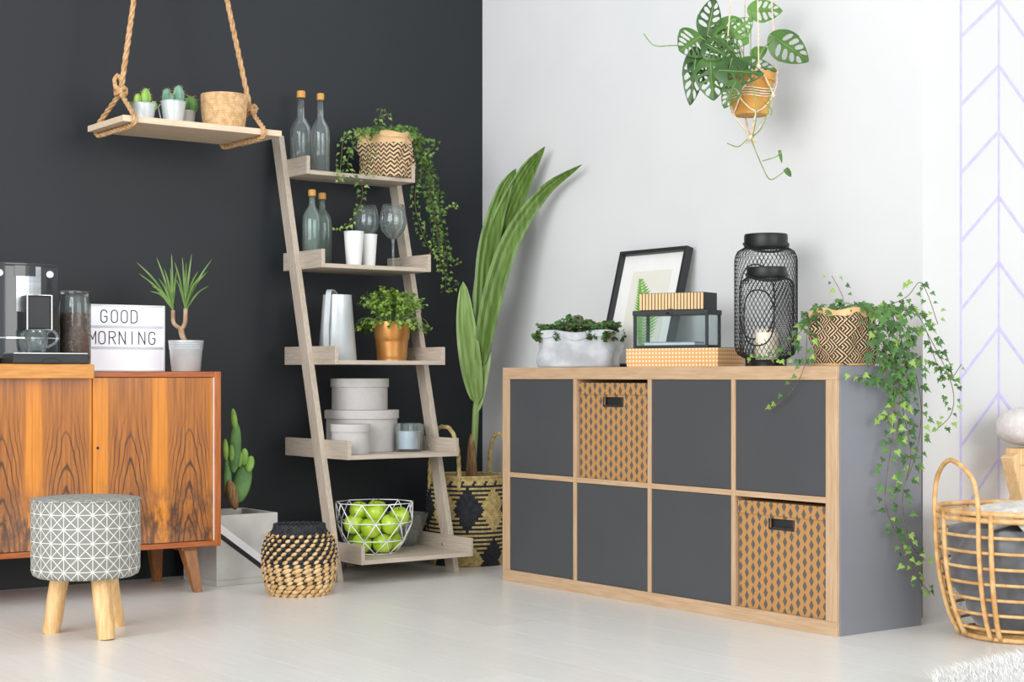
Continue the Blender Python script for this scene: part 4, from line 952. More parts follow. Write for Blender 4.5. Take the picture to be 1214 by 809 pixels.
# --- dotted box, glass display case, slatted box
def front_box(name, label, cat, pxl_, pxr_, xf, rot, depth, z):
    a = atx(pxl_, 430, xf); b = atx(pxr_, 430, xf); m_ = (a+b)/2; view = math.atan2((m_-CAM).x, (m_-CAM).y); th = math.pi/2-view-rot
    w = (pxr_-pxl_)*dist(m_)/F/math.cos(th)
    o = thing(name, label, cat, (m_.x, m_.y, z), rot); return o, w
db, w = front_box('flat_box', 'flat cardboard box with white dots lying under glass display case', 'box', 744, 851, .115, R(16), .15, KT)
hb = .0595; MB().box(0, .165, -w/2, w/2, 0, hb*.5).build('box_body', M['dots'], db, bevel=.0008); MB().box(-.0012, .1662, -w/2-.0012, w/2+.0012, hb*.16, hb).build('lid', M['dots'], db, bevel=.001)
MB().box(-.0011, .1661, -w/2-.0011, w/2+.0011, hb, hb+.0012).build('lid_edge', M['ink'], db)
gz = KT+hb+.002
gc, w = front_box('display_case', 'black framed glass display case lying between dotted box and slatted box', 'display case', 751.5, 839, .135, R(20), .11, gz)
gh = 44.5*dist(gc.location)/F; gd = .098; e = .0085
for x in (0, gd-e):
    for y in (-w/2, w/2-e): MB().box(x, x+e, y, y+e, e, gh-e*1.8).build('corner_post', M['black_paint'], gc, bevel=.0006)
MB().box(0, gd, -w/2, w/2, 0, e).build('base', M['black_paint'], gc, bevel=.0006)
ld_ = MB().box(-.002, gd+.002, -w/2-.002, w/2+.002, gh-e*1.8, gh).build('lid', M['black_paint'], gc, bevel=.001)
MB().tube([(-.003, -.012, gh-e*1.2), (-.006, 0, gh-e*.8), (-.003, .012, gh-e*1.2)], .0022, 6).build('latch', M['black_metal'], ld_)
for nm, bx_ in (('front_pane', (.003, .0045, -w/2+e, w/2-e, e, gh-e*1.8)), ('back_pane', (gd-.0045, gd-.003, -w/2+e, w/2-e, e, gh-e*1.8)), ('side_pane', (e, gd-e, -w/2+.003, -w/2+.0045, e, gh-e*1.8)), ('side_pane', (e, gd-e, w/2-.0045, w/2-.003, e, gh-e*1.8))):
    MB().box(*bx_).build(nm, M['pane'], gc)
bo = thing('blue_notebook', 'thin blue notebook lying inside glass display case', 'book', gc.location+Vector((math.cos(R(20))*gd*.5, math.sin(R(20))*gd*.5, e+.0006)), R(20))
MB().box(-.032, .032, -w*.30, w*.38, 0, .0075).build('pages', M['paper'], bo); MB().box(-.033, .033, -w*.305, w*.385, .0076, .0105).build('cover', M['blue_book'], bo)
sz_ = gz+gh+.0008
sb, w2 = front_box('slatted_box', 'small black box with vertical wooden slats on top of display case', 'box', 758.5, 834.5, .140, R(20), .1, sz_)
sh = 20.5*dist(sb.location)/F; MB().box(.002, .096, -w2/2, w2/2, 0, sh).build('box_body', M['black_paint'], sb, bevel=.001)
ns = 20
sl = MB().box(-.0012, .0019, -w2/ns*.34, w2/ns*.34, .0015, sh-.0015).mesh('slat', M['pine'])
for k in range(ns): link('slat', sl, sb, (0, -w2/2+w2*(k+.5)/ns, 0))
MB().box(-.003, .001, -.008, .008, -.0003, .004).build('thumb_notch', M['ink'], sb)

# --- wire lanterns with candles
def lantern(px, x, rpx, toppx, ringpx, label, hole):
    p = atx(px, 434, x); p.z = KT; s_ = dist(p)/F; r = rpx*s_; H = zof(toppx, p)-KT; rg = ringpx*s_
    o = thing('wire_lantern', label, 'lantern', p, 0, 'black wire lanterns')
    z0, z1 = H*.06, H*.90
    rs = r*.55
    def prof(t_):
        zt = z0+(z1-z0)*t_; e = .13
        if t_ < e: q = 1-(1-t_/e)**2; return rs*1.18+(r-rs*1.18)*math.sqrt(max(0, q)), zt
        if t_ > 1-e: q = 1-((t_-1+e)/e)**2; return rg*1.02+(r-rg*1.02)*math.sqrt(max(0, q)), zt
        return r, zt
    cols = max(26, int(2*math.pi*r/.0135)); rows = int((z1-z0)/.0120)
    ha = math.atan2(-FW.y-.55*RT.y, -FW.x-.55*RT.x)
    def inside(a, zt):
        da = (a-ha+math.pi) % (2*math.pi)-math.pi; u = da*r/(r*.62); v = (zt-(z0+z1)/2)/((z1-z0)*.33)
        return abs(u)**2.4+abs(v)**2.4 < 1
    def P3(i, j): rr, zt = prof(j/rows); a = 2*math.pi*(i+.5*(j % 2))/cols; return Vector((rr*math.cos(a), rr*math.sin(a), zt)), a, zt
    mb = MB()
    for j in range(rows):
        for i in range(cols):
            a, aa, za = P3(i, j)
            for di in ((0, -1) if j % 2 == 0 else (0, 1)):
                b, ab_, zb = P3(i+di, j+1)
                if inside(aa, za) and inside(ab_, zb): continue
                mb.tube([a, b], .00082, 4)
    stuff(mb.build('wire_mesh', M['black_metal'], o))
    pts = []
    for k in range(40):
        t_ = 2*math.pi*k/40; c, s2 = math.cos(t_), math.sin(t_); u = math.copysign(abs(c)**(2/2.4), c); v = math.copysign(abs(s2)**(2/2.4), s2)
        a = ha+u*.62; zt = (z0+z1)/2+v*(z1-z0)*.33; pts.append((r*1.004*math.cos(a), r*1.004*math.sin(a), zt))
    MB().tube(pts, .0022, 6, closed=True).build('opening_rim', M['black_metal'], o, smooth=True)
    MB().lathe([(rs*1.2, 0), (rs*1.2, H*.055), (rs*1.22, H*.062), (.001, H*.062)], 32).build('base', M['black_metal'], o, smooth=True, sharp=40)
    MB().lathe([(rg*.97, H*.895), (rg*.97, H), (rg, H), (rg*1.03, H*.985), (rg*1.03, H*.91), (rg, H*.895)], 40, cap=False).build('collar', M['black_metal'], o, smooth=True, sharp=40)
    hp = [Vector((0, 0, H*.93))+RT*(rg*1.05*math.cos(math.pi*k/16))-FW*(rg*1.08*math.sin(math.pi*k/16))+Vector((0, 0, -H*.075*math.sin(math.pi*k/16))) for k in range(17)]
    MB().tube(hp, .0042, 6).build('bail_handle', M['black_metal'], o, smooth=True)
    return o, p, H, r
o, p, H, r = lantern(908, .262, 37, 278, 25, 'taller black wire mesh lantern standing behind the shorter one', 0)
def candle_in(o, p, H, r, rr, hh, lab):
    c = thing('pillar_candle', lab, 'candle', p+Vector((0, 0, H*.063+.0004)), 0, 'candles in the lanterns')
    MB().lathe([(.001, 0), (rr*.98, 0), (rr, .002), (rr, hh), (rr*.93, hh+.001), (rr*.8, hh-.004), (.001, hh-.005)], 32, cap=False).build('wax', M['candle'], c, smooth=True, sharp=50); MB().tube([(0, 0, hh-.005), (.001, 0, hh+.004)], .0008, 4).build('wick', M['ink'], c)
candle_in(o, p, H, r, .036, .09, 'cream pillar candle inside taller wire lantern')
o, p, H, r = lantern(909, .095, 32, 317, 23, 'shorter black wire mesh lantern standing before the taller one', 0)
candle_in(o, p, H, r, .033, .080, 'cream pillar candle inside shorter wire lantern')

# ================================================================ ivies
def ivy_leaf_mesh(name, m, lobes=5):
    rad = [(0, .55), (18, .30), (38, .62), (58, .38), (90, 1.05), (122, .38), (142, .62), (162, .30), (180, .55), (225, .42), (270, .12), (315, .42)]
    vs = [Vector((r*math.cos(R(a)), r*math.sin(R(a)), -.16*abs(r*math.cos(R(a)))-.10*max(0, r*math.sin(R(a)))**2)) for a, r in rad]+[Vector((0, .05, .03))]
    mb = MB(); mb.add(vs, [(12, k, (k+1) % 12) for k in range(12)]); return mb.mesh(name, M[m], False)
IV = {k: ivy_leaf_mesh('ivy_leaf', k) for k in ('ivy', 'ivy_dark', 'ivy_light', 'ivy2', 'ivy2_dark', 'ivy2_light')}
def put_leaf(root, p, nrm, tipdir, size, key):
    n = Vector(nrm).normalized(); y = Vector(tipdir)-n*Vector(tipdir).dot(n); y = y.normalized() if y.length > 1e-3 else n.orthogonal().normalized(); x = y.cross(n)
    Mx = Matrix((x, y, n)).transposed().to_4x4(); Mx.translation = Vector(p)-root.location
    o = link('leaf', IV[key], root); o.matrix_local = Mx @ Matrix.Diagonal((size, size, size, 1)); return o
def vine(root, pts, step, size, keys, rb, jit=.010, lim=None, thick=.0011, taper=True, clampf=None):
    path = bez(pts, 6); mb = MB(); mb.tube([q-root.location for q in path], thick, 4); mb.build('vine', M['stem'], root)
    acc = 0; k = 0; L = sum((b-a).length for a, b in zip(path, path[1:])); run = 0
    for a, b in zip(path, path[1:]):
        d = (b-a).length; run += d; acc += d
        while acc > step:
            acc -= step; k += 1
            t_ = run/L; side = (RT*(1 if k % 2 else -1)+Vector((0, 0, rb.uniform(-.5, .5)))).normalized()
            p = b+side*jit*rb.uniform(.5, 1.6)+FW*rb.uniform(-.012, .008)
            if clampf: p = clampf(p)
            n = (-FW*rb.uniform(.5, 1.1)+RT*rb.uniform(-.7, .7)+Vector((0, 0, rb.uniform(.0, .9))))
            tip = Vector((0, 0, -1))*rb.uniform(.4, 1.2)+side*rb.uniform(.2, .9)
            s2 = size*rb.uniform(.7, 1.2)*(1-.3*t_ if taper else 1)
            key = keys[2] if (t_ > .86 and rb.random() < .75) or rb.random() < .10 else (keys[1] if rb.random() < .38 else keys[0])
            put_leaf(root, p, n, tip, s2, key)
# --- ivy on the shelving unit
vp = Vector((.125, -1.468, KT)); s_ = dist(vp)/F
iv = thing('potted_ivy', 'long trailing ivy in nested-diamond paper pot on end of shelving unit', 'plant', vp, 0)
Hp = zof(368, vp)-KT
paper_bag(iv, .074, .074, Hp, 'nested', 9, .02, .016, .005, name='pot')
MB().lathe([(.060, Hp*.86), (.001, Hp*.9)], 20, cap=False).build('soil', M['soil'], iv)
MB().lathe([(.088, .0003), (.090, .004), (.086, .006), (.001, .006)], 32).build('saucer', M['kraft'], iv)
K3 = ('ivy', 'ivy_dark', 'ivy_light'); rb = random.Random(21)
top = vp+Vector((0, 0, Hp))
def ax(px, py, x): return atx(px, py, x)
def ay(px, py, y): return aty(px, py, y)
def cl(p):
    q = Vector(p)
    if q.y < -1.50 and q.x < XW+.02 and q.z < KT: q.y = min(q.y, -KW-.022)
    if q.x > -.02 and q.y > -KW and q.z < KT+.012: q.z = KT+.014
    if q.y > YE-.03: q.x = min(q.x, XW-.03)
    return q
LS_ = .0205
V_ = [
 ([top+Vector((-.02, .0, .0)), ax(975, 368, .06), ax(958, 390, .03), ax(955, 430, -.022), ax(940, 462, -.020), ax(912, 487, -.020)], .0125, LS_*.9),
 ([top+Vector((-.03, .03, 0)), ax(962, 372, .10), ax(950, 392, .03), ax(925, 415, .012), ax(905, 424, .004), ax(890, 422, .002)], .0105, 0.0173),
 ([top, ax(1000, 356, .12), ax(996, 345, .14), ax(986, 327, .14)], .015, 0.0142),
 ([top+Vector((0, -.02, 0)), ay(1050, 362, -1.50), ay(1075, 352, -1.54), ay(1090, 335, -1.56), ay(1100, 350, -1.58), ay(1112, 385, -1.60)], .012, 0.0188),
 ([top+Vector((.03, -.02, 0)), ay(1075, 365, -1.54), ay(1095, 385, -1.59), ay(1110, 430, -1.60), ay(1125, 450, -1.60), ay(1140, 432, -1.61)], .0125, 0.0188),
 ([top+Vector((.03, -.02, 0)), ay(1080, 370, -1.55), ay(1102, 400, -1.59), ay(1128, 455, -1.60), ay(1128, 490, -1.60), ay(1108, 512, -1.60)], .0115, 0.0188),
 ([top+Vector((0, -.05, 0)), ay(1040, 375, -1.56), ay(1050, 420, -1.60), ay(1048, 455, -1.60), ay(1020, 445, -1.60), ay(1010, 450, -1.60)], .0125, 0.0188),
 ([top+Vector((0, -.05, 0)), ay(1045, 372, -1.57), ay(1058, 430, -1.605), ay(1060, 500, -1.60), ay(1052, 560, -1.60), ay(1050, 600, -1.60), ay(1066, 640, -1.60), ay(1085, 680, -1.61), ay(1103, 704, -1.61)], .0125, 0.0203),
 ([top+Vector((.01, -.05, 0)), ay(1055, 372, -1.57), ay(1072, 420, -1.605), ay(1070, 480, -1.605), ay(1080, 540, -1.60), ay(1070, 590, -1.60), ay(1078, 640, -1.60), ay(1096, 665, -1.60)], .0120, 0.0203),
 ([top+Vector((.02, -.05, 0)), ay(1062, 375, -1.57), ay(1082, 430, -1.60), ay(1092, 480, -1.605), ay(1088, 530, -1.60), ay(1075, 570, -1.60)], .0110, 0.0195),
 ([top+Vector((0, -.05, 0)), ay(1036, 372, -1.58), ay(1040, 400, -1.605), ay(1066, 450, -1.61), ay(1062, 520, -1.61)], .0105, 0.0225),
 ([top+Vector((.02, -.05, 0)), ay(1060, 372, -1.58), ay(1064, 410, -1.61), ay(1075, 450, -1.615), ay(1050, 500, -1.61)], .0105, 0.0225),
]
for pts, st_, sz2 in V_: vine(iv, pts, st_*1.10, sz2*1.2, K3, rb, .017, clampf=cl)
for i in range(64):                                     # the crown over the pot
    a = rb.random()*6.283; q = math.sqrt(rb.random())*.125; c = top+Vector((q*math.cos(a)*.9, q*math.sin(a), .012+rb.uniform(-.02, .022)*(1-q/.2)-.05*(q/.125)**3))
    c = cl(c); put_leaf(iv, c, -FW*rb.uniform(.3, 1)+Vector((rb.uniform(-.5, .5), rb.uniform(-.5, .5), rb.uniform(.4, 1))), Vector((math.cos(a), math.sin(a), -.6)), LS_*rb.uniform(.9, 1.4), rb.choice(('ivy', 'ivy_dark', 'ivy_dark', 'ivy')))
for i in range(46):                                     # heavy leaves spilling over the end of the unit
    c = ay(1030+rb.random()*60, 378+rb.random()*75, -1.60-rb.random()*.03); put_leaf(iv, cl(c), -FW+Vector((rb.uniform(-.5, .5), rb.uniform(-.4, .3), rb.uniform(0, .8))), Vector((rb.uniform(-.6, .6), 0, -1)), LS_*rb.uniform(1.0, 1.5), rb.choice(('ivy', 'ivy_dark')))
# --- ivy on the ladder
lp_ = place(457, .625, SZ[4]+.0006); s_ = dist(lp_)/F
il = thing('potted_ivy', 'bright trailing ivy in zigzag paper pot on top tray of ladder shelf', 'plant', lp_, 0)
Hp = zof(160, lp_)-lp_.z
paper_bag(il, 30*s_, .072, Hp, 'zigzag', 11, -.04, .020, .006, name='pot')
for ch_ in il.children: ch_.rotation_euler = (0, 0, R(28))
MB().lathe([(.066, Hp*.86), (.001, Hp*.9)], 20, cap=False).build('soil', M['soil'], il)
K4 = ('ivy2', 'ivy2_dark', 'ivy2_light'); top = lp_+Vector((0, 0, Hp)); rb = random.Random(33)
def cl2(p):
    q = Vector(p); q.y = min(q.y, YD-.02); return q
S4 = .0192
V2 = [
 ([top, ay(425, 155, .56), ay(408, 165, .53), ay(405, 185, .52), ay(402, 215, .51), ay(400, 200, .505)], .0105, S4*.9),
 ([top, ay(428, 160, .55), ay(412, 190, .515), ay(418, 205, .50), ay(430, 225, .50), ay(425, 248, .49), ay(412, 268, .48), ay(398, 272, .47)], .0110, S4),
 ([top, ay(430, 152, .56), ay(440, 180, .535), ay(432, 205, .52), ay(448, 206, .52)], .0125, S4*.9),
 ([top, ay(450, 142, .62), ay(455, 130, .63), ay(462, 142, .62)], .0100, S4),
 ([top, ay(478, 150, .62), ay(490, 160, .62), ay(505, 165, .62), ay(516, 170, .62), ay(505, 185, .62)], .0085, S4),
 ([top, ay(485, 150, .63), ay(498, 180, .64), ay(508, 215, .65), ay(514, 250, .66), ay(520, 285, .67), ay(522, 320, .68)], .0078, S4),
 ([top, ay(488, 155, .64), ay(505, 190, .66), ay(518, 225, .67), ay(522, 255, .68), ay(530, 300, .69), ay(528, 345, .69)], .0078, S4),
 ([top, ay(480, 160, .60), ay(494, 200, .60), ay(492, 240, .61), ay(500, 275, .62), ay(512, 300, .63)], .0085, S4),
 ([top, ay(490, 160, .66), ay(512, 200, .68), ay(515, 250, .69), ay(536, 245, .69), ay(542, 240, .69)], .0090, S4),
 ([top, ay(490, 165, .66), ay(508, 220, .68), ay(520, 290, .69), ay(535, 305, .69), ay(546, 312, .69)], .0100, S4),
 ([top, ay(490, 165, .66), ay(515, 260, .68), ay(526, 320, .69), ay(540, 335, .69), ay(532, 345, .69)], .0100, S4),
]
for pts, st_, sz2 in V2: vine(il, pts, st_*1.15, sz2, K4, rb, .011, clampf=cl2)
for i in range(75):
    a = rb.random()*6.283; q = math.sqrt(rb.random())*.115; c = cl2(top+RT*(q*math.cos(a))+FW*(q*math.sin(a)*.7)+Vector((0, 0, .016+rb.uniform(-.01, .03)*(1-q/.2)-.03*(q/.115)**3)))
    put_leaf(il, c, -FW*rb.uniform(.3, 1)+Vector((rb.uniform(-.5, .5), rb.uniform(-.5, .5), rb.uniform(.2, 1))), RT*math.cos(a)+Vector((0, 0, -.6)), S4*rb.uniform(.8, 1.2), rb.choice(('ivy2', 'ivy2_dark', 'ivy2')))

# ================================================================ hanging monstera
mp_ = Vector((.235, -.990, 0)); wmo = dist(mp_); so = wmo/F
def mz(py): return CAM.z+(CY-py)*so
mp_.z = mz(137)
mo = thing('hanging_monstera', 'swiss cheese plant with holed leaves in ochre pot hung in knotted cord holder', 'plant', mp_)
def mpt(px, py, f=0): return CAM+ray(px, py)*(wmo+f)-mp_
pc0 = mpt(890, 137); ph2 = mz(88)-mz(137); r0, r1 = 20*so, 28*so
c0 = Vector((pc0.x, pc0.y, 0))
MB().lathe([(.001, 0), (r0, 0), (r0*1.02, .003), (r1*.96, ph2*.8), (r1*1.02, ph2*.8), (r1*1.02, ph2), (r1*.94, ph2), (r1*.9, ph2*.85)], 36, c=c0, cap=False).build('pot', M['terracotta'], mo, smooth=True, sharp=40)
MB().lathe([(r1*.92, ph2*.86), (.001, ph2*.9)], 24, c=c0, cap=False).build('soil', M['soil'], mo)
hookm = mpt(893, -330); nc = 4
cords = MB()
for k in range(nc):
    a = math.pi/4+k*math.pi/2+.3; d = Vector((math.cos(a), math.sin(a), 0)); da = math.pi/nc
    d1 = Vector((math.cos(a+da), math.sin(a+da), 0)); d2 = Vector((math.cos(a-da), math.sin(a-da), 0))
    kt = c0+d*(r1*1.12)+Vector((0, 0, ph2*1.06))
    twist('hanging_cord', [hookm, kt], .0022, mo, 'macrame')
    for dd in (d1, d2):
        nd = MB().tube(bez([kt, c0+(d+dd).normalized()*(r1*1.08)+Vector((0, 0, ph2*.72)), c0+dd*(r1*1.02)+Vector((0, 0, ph2*.42)), c0+(d+dd).normalized()*(r0*1.14)+Vector((0, 0, ph2*.12)), c0+d*(r0*.98)+Vector((0, 0, -.003)), c0*1.0+Vector((0, 0, -26*so))], 4), .0026, 6).build('net_cord', M['macrame'], mo, smooth=True)
    MB().ball(kt, .0075, .0075, .009).build('knot', M['macrame'], mo, smooth=True); MB().ball(c0+d1*(r1*1.04)+Vector((0, 0, ph2*.42)), .0075, .0075, .008).build('knot', M['macrame'], mo, smooth=True)
for k in range(4): MB().tube([c0+Vector((r1*(1.03-.05*k)*math.cos(t_*.2618), r1*(1.03-.05*k)*math.sin(t_*.2618), ph2*(.58-.055*k)+.003*math.sin(t_))) for t_ in range(24)], .0022, 5, closed=True).build('wrap_cord', M['macrame'], mo, smooth=True)
MB().ball(c0+Vector((0, 0, -26*so)), .011, .011, .009).build('gathering_knot', M['macrame'], mo, smooth=True)
fr_ = MB(); rb = random.Random(6)
for i in range(14): a = rb.random()*6.28; fr_.tube([c0+Vector((0, 0, -27*so)), c0+Vector((.02*math.cos(a), .02*math.sin(a), -30*so-rb.random()*.01))], .0012, 4)
stuff(fr_.build('cord_ends', M['macrame'], mo))
def monstera_leaf(base, tip, width, m, nrm=None, holes=True, curl=.15, petiole=None):
    base, tip = Vector(base), Vector(tip); d = (tip-base); L = d.length; y = d.normalized(); n = Vector(nrm) if nrm else -FW; n = (n-y*n.dot(y)).normalized(); x = y.cross(n)
    N1, N2 = 64, 48; vs = []; fs = []; W = width/L
    def half(t_): return W*.5*(math.sin(math.pi*min(1, max(0, t_))**.72)**.75)*(1.05 if t_ < .5 else 1)
    idx = {}
    def inhole(u, t_, h):
        if not holes: return False
        for kk, tc in enumerate((.24, .42, .59, .75)):
            q = abs(u); t2 = tc+q*.16-.04
            if_ = abs((q-.50)/.33)**2.3+abs((t_-t2)/.058)**2.3
            if if_ < 1: return True
        return False
    for j in range(N1+1):
        t_ = j/N1; h = max(.004, half(t_))
        for i in range(N2+1):
            u = i/N2*2-1; X_ = u*h; back = -.10*(abs(u)**2)*(1-t_)**3*1.2
            vs.append(base+d*(t_+back)+x*(X_*L)+n*(-curl*L*(u*u*h+t_*t_*.5)+.02*L*(1-abs(u))))
    for j in range(N1):
        for i in range(N2):
            u = (i+.5)/N2*2-1; t_ = (j+.5)/N1
            if inhole(u, t_, half(t_)): continue
            a = j*(N2+1)+i; fs.append((a, a+1, a+N2+2, a+N2+1))
    lf_ = MB().add(vs, fs).build('leaf', M[m], mo, smooth=True)
    MB().tube([base+n*.02*L+n*.0008, base+d*.5+n*(-.0+.02*L-curl*L*.125)+n*.001, tip+n*(-curl*L*.5+.02*L)], [.0017, .0012, .0004], 5).build('midrib', M['green_stem'], lf_, smooth=True)
    pe = petiole or (c0+Vector((0, 0, ph2*.9)))
    MB().tube(bez([pe, (Vector(pe)+base)/2+Vector((0, 0, .02)), base+n*.02*L], 4), .0018, 5).build('petiole', M['green_stem'], mo, smooth=True)
ML = [((838, 42, -.02), (848, -4, -.02), 30, 'monstera_dark'), ((829, 44, -.04), (806, 60, -.06), 40, 'monstera'), ((825, 62, -.03), (819, 124, -.05), 26, 'monstera_dark'), ((842, 70, -.05), (846, 118, -.08), 40, 'monstera'),
      ((868, 70, -.09), (858, 108, -.11), 34, 'monstera_dark'), ((852, 84, -.10), (906, 86, -.12), 34, 'monstera_dark'), ((852, 30, .02), (888, 50, .0), 42, 'monstera_light'), ((842, 38, -.01), (870, 60, -.03), 36, 'monstera'), ((868, 40, .0), (893, 20, .02), 26, 'monstera_light'),
      ((890, 12, .03), (928, 12, .02), 28, 'monstera_light'), ((917, 44, .0), (959, 72, -.02), 38, 'monstera'), ((836, 52, -.05), (862, 66, -.07), 30, 'monstera_dark'), ((880, 74, -.02), (922, 84, -.02), 20, 'monstera'), ((872, 98, -.12), (858, 128, -.12), 22, 'monstera'),
      ((822, 70, .0), (838, 100, .01), 24, 'monstera_dark'), ((858, 52, .02), (880, 78, .02), 34, 'monstera_dark'), ((892, 66, .04), (910, 56, .04), 16, 'monstera_light')]
for k, (b_, t_, w_, m_) in enumerate(ML):
    nr_ = -FW+Vector((random.Random(k).uniform(-.35, .35), random.Random(k+50).uniform(-.35, .35), random.Random(k+90).uniform(-.1, .45)))
    monstera_leaf(mpt(*b_), mpt(*t_), w_*so, m_, nr_, holes=(w_ > 19))
for pts in ([(890, 92, -.10), (897, 130, -.10), (893, 160, -.06), (892, 168, -.05), (905, 200, -.04), (914, 213, -.04), (930, 203, -.03), (935, 200, -.03)], [(904, 191, -.04), (920, 186, -.03), (926, 180, -.03)], [(886, 165, -.05), (875, 174, -.04), (862, 170, -.02)], [(826, 56, -.02), (800, 54, .0), (776, 54, .02), (763, 40, .03)], [(912, 100, -.06), (912, 125, -.08), (904, 150, -.08), (893, 162, -.06)], [(905, 120, -.09), (915, 130, -.08), (914, 137, -.08)]):
    MB().tube(bez([mpt(*q) for q in pts], 5), .0018, 5).build('aerial_root', M['green_stem'], mo, smooth=True)
for b_, t_, w_ in (((924, 178, -.03), (927, 194, -.03), 3.5), ((931, 200, -.03), (938, 210, -.03), 6)):
    blade(MB(), bez([mpt(*b_), (mpt(*b_)+mpt(*t_))/2, mpt(*t_)], 3), w_*so*.6, -FW, .3).build('young_leaf', M['monstera'], mo, smooth=True)

# ================================================================ rattan basket with blankets
rp = Vector((.440, -1.850, 0)); sr_ = dist(rp)/F
rk = thing('rattan_basket', 'open rattan basket with loop handles holding blankets beside white wall', 'basket', rp)
RH = .352; RRt, RRb = .236, .165
def rr_(t_): return RRb+(RRt-RRb)*(1-(1-min(1, t_*1.05))**2.2)**.8
ringp = lambda r, z, n=56: [(r*math.cos(2*math.pi*i/n), r*math.sin(2*math.pi*i/n), z) for i in range(n)]
for k in range(7): t_ = .10+.12*k; MB().tube(ringp(rr_(t_), RH*t_), .0045, 7, closed=True).build('hoop', M['rattan'], rk, smooth=True)
for z in (RH, RH-.018): MB().tube(ringp(RRt+.004, z), .0078, 8, closed=True).build('rim_hoop', M['rattan'], rk, smooth=True)
MB().tube(ringp(RRb+.004, .008), .007, 8, closed=True).build('base_hoop', M['rattan'], rk, smooth=True)
b = MB()
for k in range(-5, 6):
    x = k*RRb/5.6; l = math.sqrt(max(0, RRb**2-x*x)); b.tube([(x, -l, .010), (x, l, .010)], .004, 5)
b.build('base_canes', M['rattan'], rk, smooth=True)
for k in range(9):
    a = R(235)+2*math.pi*k/9; MB().tube([((rr_(t_)+.006)*math.cos(a), (rr_(t_)+.006)*math.sin(a), max(.006, RH*t_)) for t_ in [i/14 for i in range(15)]], .0072, 7).build('stave', M['rattan'], rk, smooth=True)
for a0, a1 in ((R(141), R(187)), (R(-39), R(7))):
    p0 = Vector((math.cos(a0), math.sin(a0), 0))*(RRt+.012); p1 = Vector((math.cos(a1), math.sin(a1), 0))*(RRt+.012); m_ = (p0+p1)/2*1.07
    foot = lambda an: [Vector(((rr_(q)+.010)*math.cos(an), (rr_(q)+.010)*math.sin(an), max(.008, RH*q))) for q in (.02, .18, .36, .55, .75, .92)]
    MB().tube(bez(foot(a0)+[p0+Vector((0, 0, RH+.02)), p0.lerp(m_, .22)+Vector((0, 0, RH+.095)), m_+Vector((0, 0, RH+.140)), p1.lerp(m_, .22)+Vector((0, 0, RH+.095)), p1+Vector((0, 0, RH+.02))]+foot(a1)[::-1], 5), .0068, 7).build('handle', M['rattan'], rk, smooth=True)
def cloth(name, label, mkey, fr, to, z0, z1, seed, top, amp=.012):
    # a folded blanket bulging against the canes: a thick shell from angle fr to to
    rb = random.Random(seed); ph = [rb.random()*6 for _ in range(6)]; mb = MB(); n, k = 36, 12; vs = []; fs = []
    o = thing(name, label, 'blanket', rp+Vector((0, 0, .016)), 0, 'blankets in the rattan basket')
    for j in range(k+1):
        t_ = z0+(z1-z0)*j/k
        for i in range(n+1):
            a = fr+(to-fr)*i/n; e = amp*(math.sin(4*a+7*t_+ph[0])+.6*math.sin(9*a-11*t_+ph[1])+.4*math.sin(17*a+ph[2]+5*t_))
            r = rr_(t_)-.022-amp*1.2+e; vs.append((r*math.cos(a), r*math.sin(a), RH*t_+(e*.8 if j == k else 0)))
    b0 = len(vs)
    for jj, (q, dz) in enumerate(((.72, top), (.40, top*1.25), (.10, top))):
        for i in range(n+1):
            a = fr+(to-fr)*i/n; e = amp*(math.sin(5*a+ph[3]+jj)+.5*math.sin(11*a+ph[4])); r = (rr_(z1)-.02)*q; vs.append((r*math.cos(a), r*math.sin(a), RH*z1+dz+e*.6))
    for j in range(k+3):
        for i in range(n): a = j*(n+1)+i; fs.append((a, a+1, a+n+2, a+n+1))
    fs.append(tuple(range(n, -1, -1)))
    mb.add(vs, fs).build('folds', M[mkey], o, smooth=True); return o
gv = cloth('grey_blanket', 'dark grey velvet blanket bundled low inside rattan basket', 'velvet_grey', 0, 2*math.pi, .04, .76, 3, .015, .016)
cb_ = thing('cream_blanket', 'cream knitted blanket folded over the grey one in rattan basket', 'blanket', rp+Vector((0, 0, RH*.80+.045)), 0, 'blankets in the rattan basket')
mb = MB(); vs = []; fs = []; n, k = 40, 16; rb = random.Random(9)
ex = RT; ey = FW
for j in range(k+1):
    v = j/k*2-1
    for i in range(n+1):
        u = i/n*2-1; p = ex*(u*.150+.012)+ey*(v*.150); L = math.hypot(p.x, p.y); z = .045-.03*(L/.17)**2+.005*math.sin(u*5+v*3)+.003*math.sin(v*9-u*3)
        vs.append((p.x, p.y, z))
for j in range(k):
    for i in range(n): a = j*(n+1)+i; fs.append((a, a+1, a+n+2, a+n+1))
mb.add(vs, fs); o = mb.build('top_fold', M['wool_white'], cb_, smooth=True); sd = o.modifiers.new('thickness', 'SOLIDIFY'); sd.thickness = .024; sd.offset = -1
mb = MB(); vs = []; fs = []
for j in range(17):                                     # a corner of it slips down between the grey folds and the canes
    t_ = 1-j/16; z = RH*(.98-.62*(1-t_))-RH*.80-.045; a0 = R(208)+.22*(1-t_)+.9*(1-t_)**1.3; a1 = R(330)
    for i in range(25):
        a = a0+(a1-a0)*i/24; tt = (z+RH*.80+.045)/RH; r = rr_(max(.1, min(1, tt)))-.0125+.002*math.sin(i*1.3+j*.6); vs.append((r*math.cos(a), r*math.sin(a), z))
for j in range(16):
    for i in range(24): a = j*25+i; fs.append((a, a+1, a+26, a+25))
mb.add(vs, fs); o = mb.build('hanging_corner', M['wool_white'], cb_, smooth=True); sd = o.modifiers.new('thickness', 'SOLIDIFY'); sd.thickness = .003; sd.offset = 0

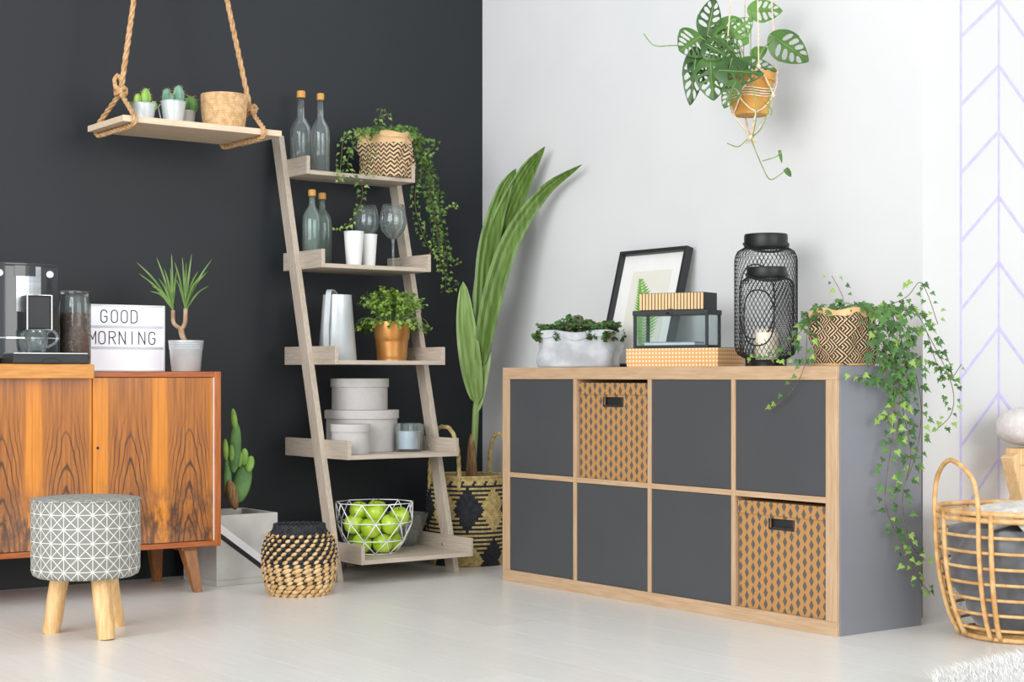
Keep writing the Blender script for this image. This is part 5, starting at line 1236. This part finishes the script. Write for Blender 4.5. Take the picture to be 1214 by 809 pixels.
# ================================================================ pine bench end with cushion, fur rug
bp0 = aty(1183, 545, -1.62)
be = thing('pine_daybed', 'end of a pine daybed frame with crossed beams behind rattan basket', 'daybed', (.66, -1.62, 0))
def beam(a, b, w, d, name, m='pine'):
    a, b = Vector(a), Vector(b); dd = (b-a).normalized(); sx = Vector((0, 1, 0)); sy = dd.cross(sx).normalized(); q = []
    for p in (a, b): q.append([p+sx*(i*d)+sy*(j*w) for i, j in ((-1, -1), (1, -1), (1, 1), (-1, 1))])
    MB().hexa(q[0], q[1]).build(name, M[m], be, bevel=.003)
beam((.215, 0, .012), (.034, 0, .488), .026, .022, 'slanted_leg')
beam((.0, .0465, .015), (.20, .0465, .480), .026, .022, 'slanted_leg')
MB().box(.045, 1.25, -.028, .028, .455, .505).build('top_rail', M['pine'], be, bevel=.003)
MB().box(.10, 1.25, .024, .068, .30, .34).build('lower_rail', M['pine'], be, bevel=.003)
beam((1.22, 0, .0), (1.20, 0, .47), .026, .022, 'end_leg')
cu = thing('cushion', 'plump pale grey cushion lying on the pine daybed rail', 'cushion', (.66+.235, -1.62, .507))
mb = MB(); n, k = 20, 10; vs = []; fs = []
mb.ball((0, 0, .062), .235, .075, .0625, 24, 14)
mb.v = [(math.copysign(abs(x/.235)**.6, x)*.235, math.copysign(abs(y/.075)**.7, y)*.075, .062+math.copysign(abs((z-.062)/.0625)**.8, z-.062)*.0625) for x, y, z in mb.v]
mb.build('cushion_body', M['cushion'], cu, smooth=True)
MB().tube([(.232*math.cos(a*.1309)*(1 if abs(math.cos(a*.1309)) < .9 else 1), .074*math.sin(a*.1309), .062) for a in range(48)], .002, 5, closed=True).build('seam', M['cushion'], cu, smooth=True)
rg_ = thing('fur_rug', 'shaggy white fur rug on pale floor in front of rattan basket', 'rug', (.105, -2.53, 0))
rb = random.Random(15)
def rrad(a): return 1+.06*math.sin(3*a+.6)+.04*math.sin(5*a+2)
mb = MB(); vs = [(0, 0, .012)]+[(.60*rrad(a)*math.cos(a), .45*rrad(a)*math.sin(a), .004) for a in [2*math.pi*i/48 for i in range(48)]]
mb.add(vs, [(0, 1+i, 1+(i+1) % 48) for i in range(48)]); mb.build('hide', M['fur'], rg_, smooth=True)
fm = MB()
for i in range(42000):
    a = rb.random()*6.283; q = math.sqrt(rb.random()); R0 = rrad(a); p = Vector((.60*R0*math.cos(a)*q, .45*R0*math.sin(a)*q, .004+.008*(1-q)))
    lean = Vector((math.cos(a), math.sin(a), 0))*rb.uniform(.0, .030)*(.3+q)+Vector((rb.gauss(0, .012), rb.gauss(0, .012), 0)); e = p+lean+Vector((0, 0, rb.uniform(.014, .034))); w = Vector((-lean.y, lean.x, 0)); w = (w.normalized() if w.length > 1e-5 else Vector((1, 0, 0)))*.0009
    m_ = (p+e)/2+Vector((0, 0, .006)); fm.add([p-w, p+w, m_+w*.8, e, m_-w*.8], [(0, 1, 2, 4), (4, 2, 3)])
stuff(fm.build('pile', M['fur'], rg_))
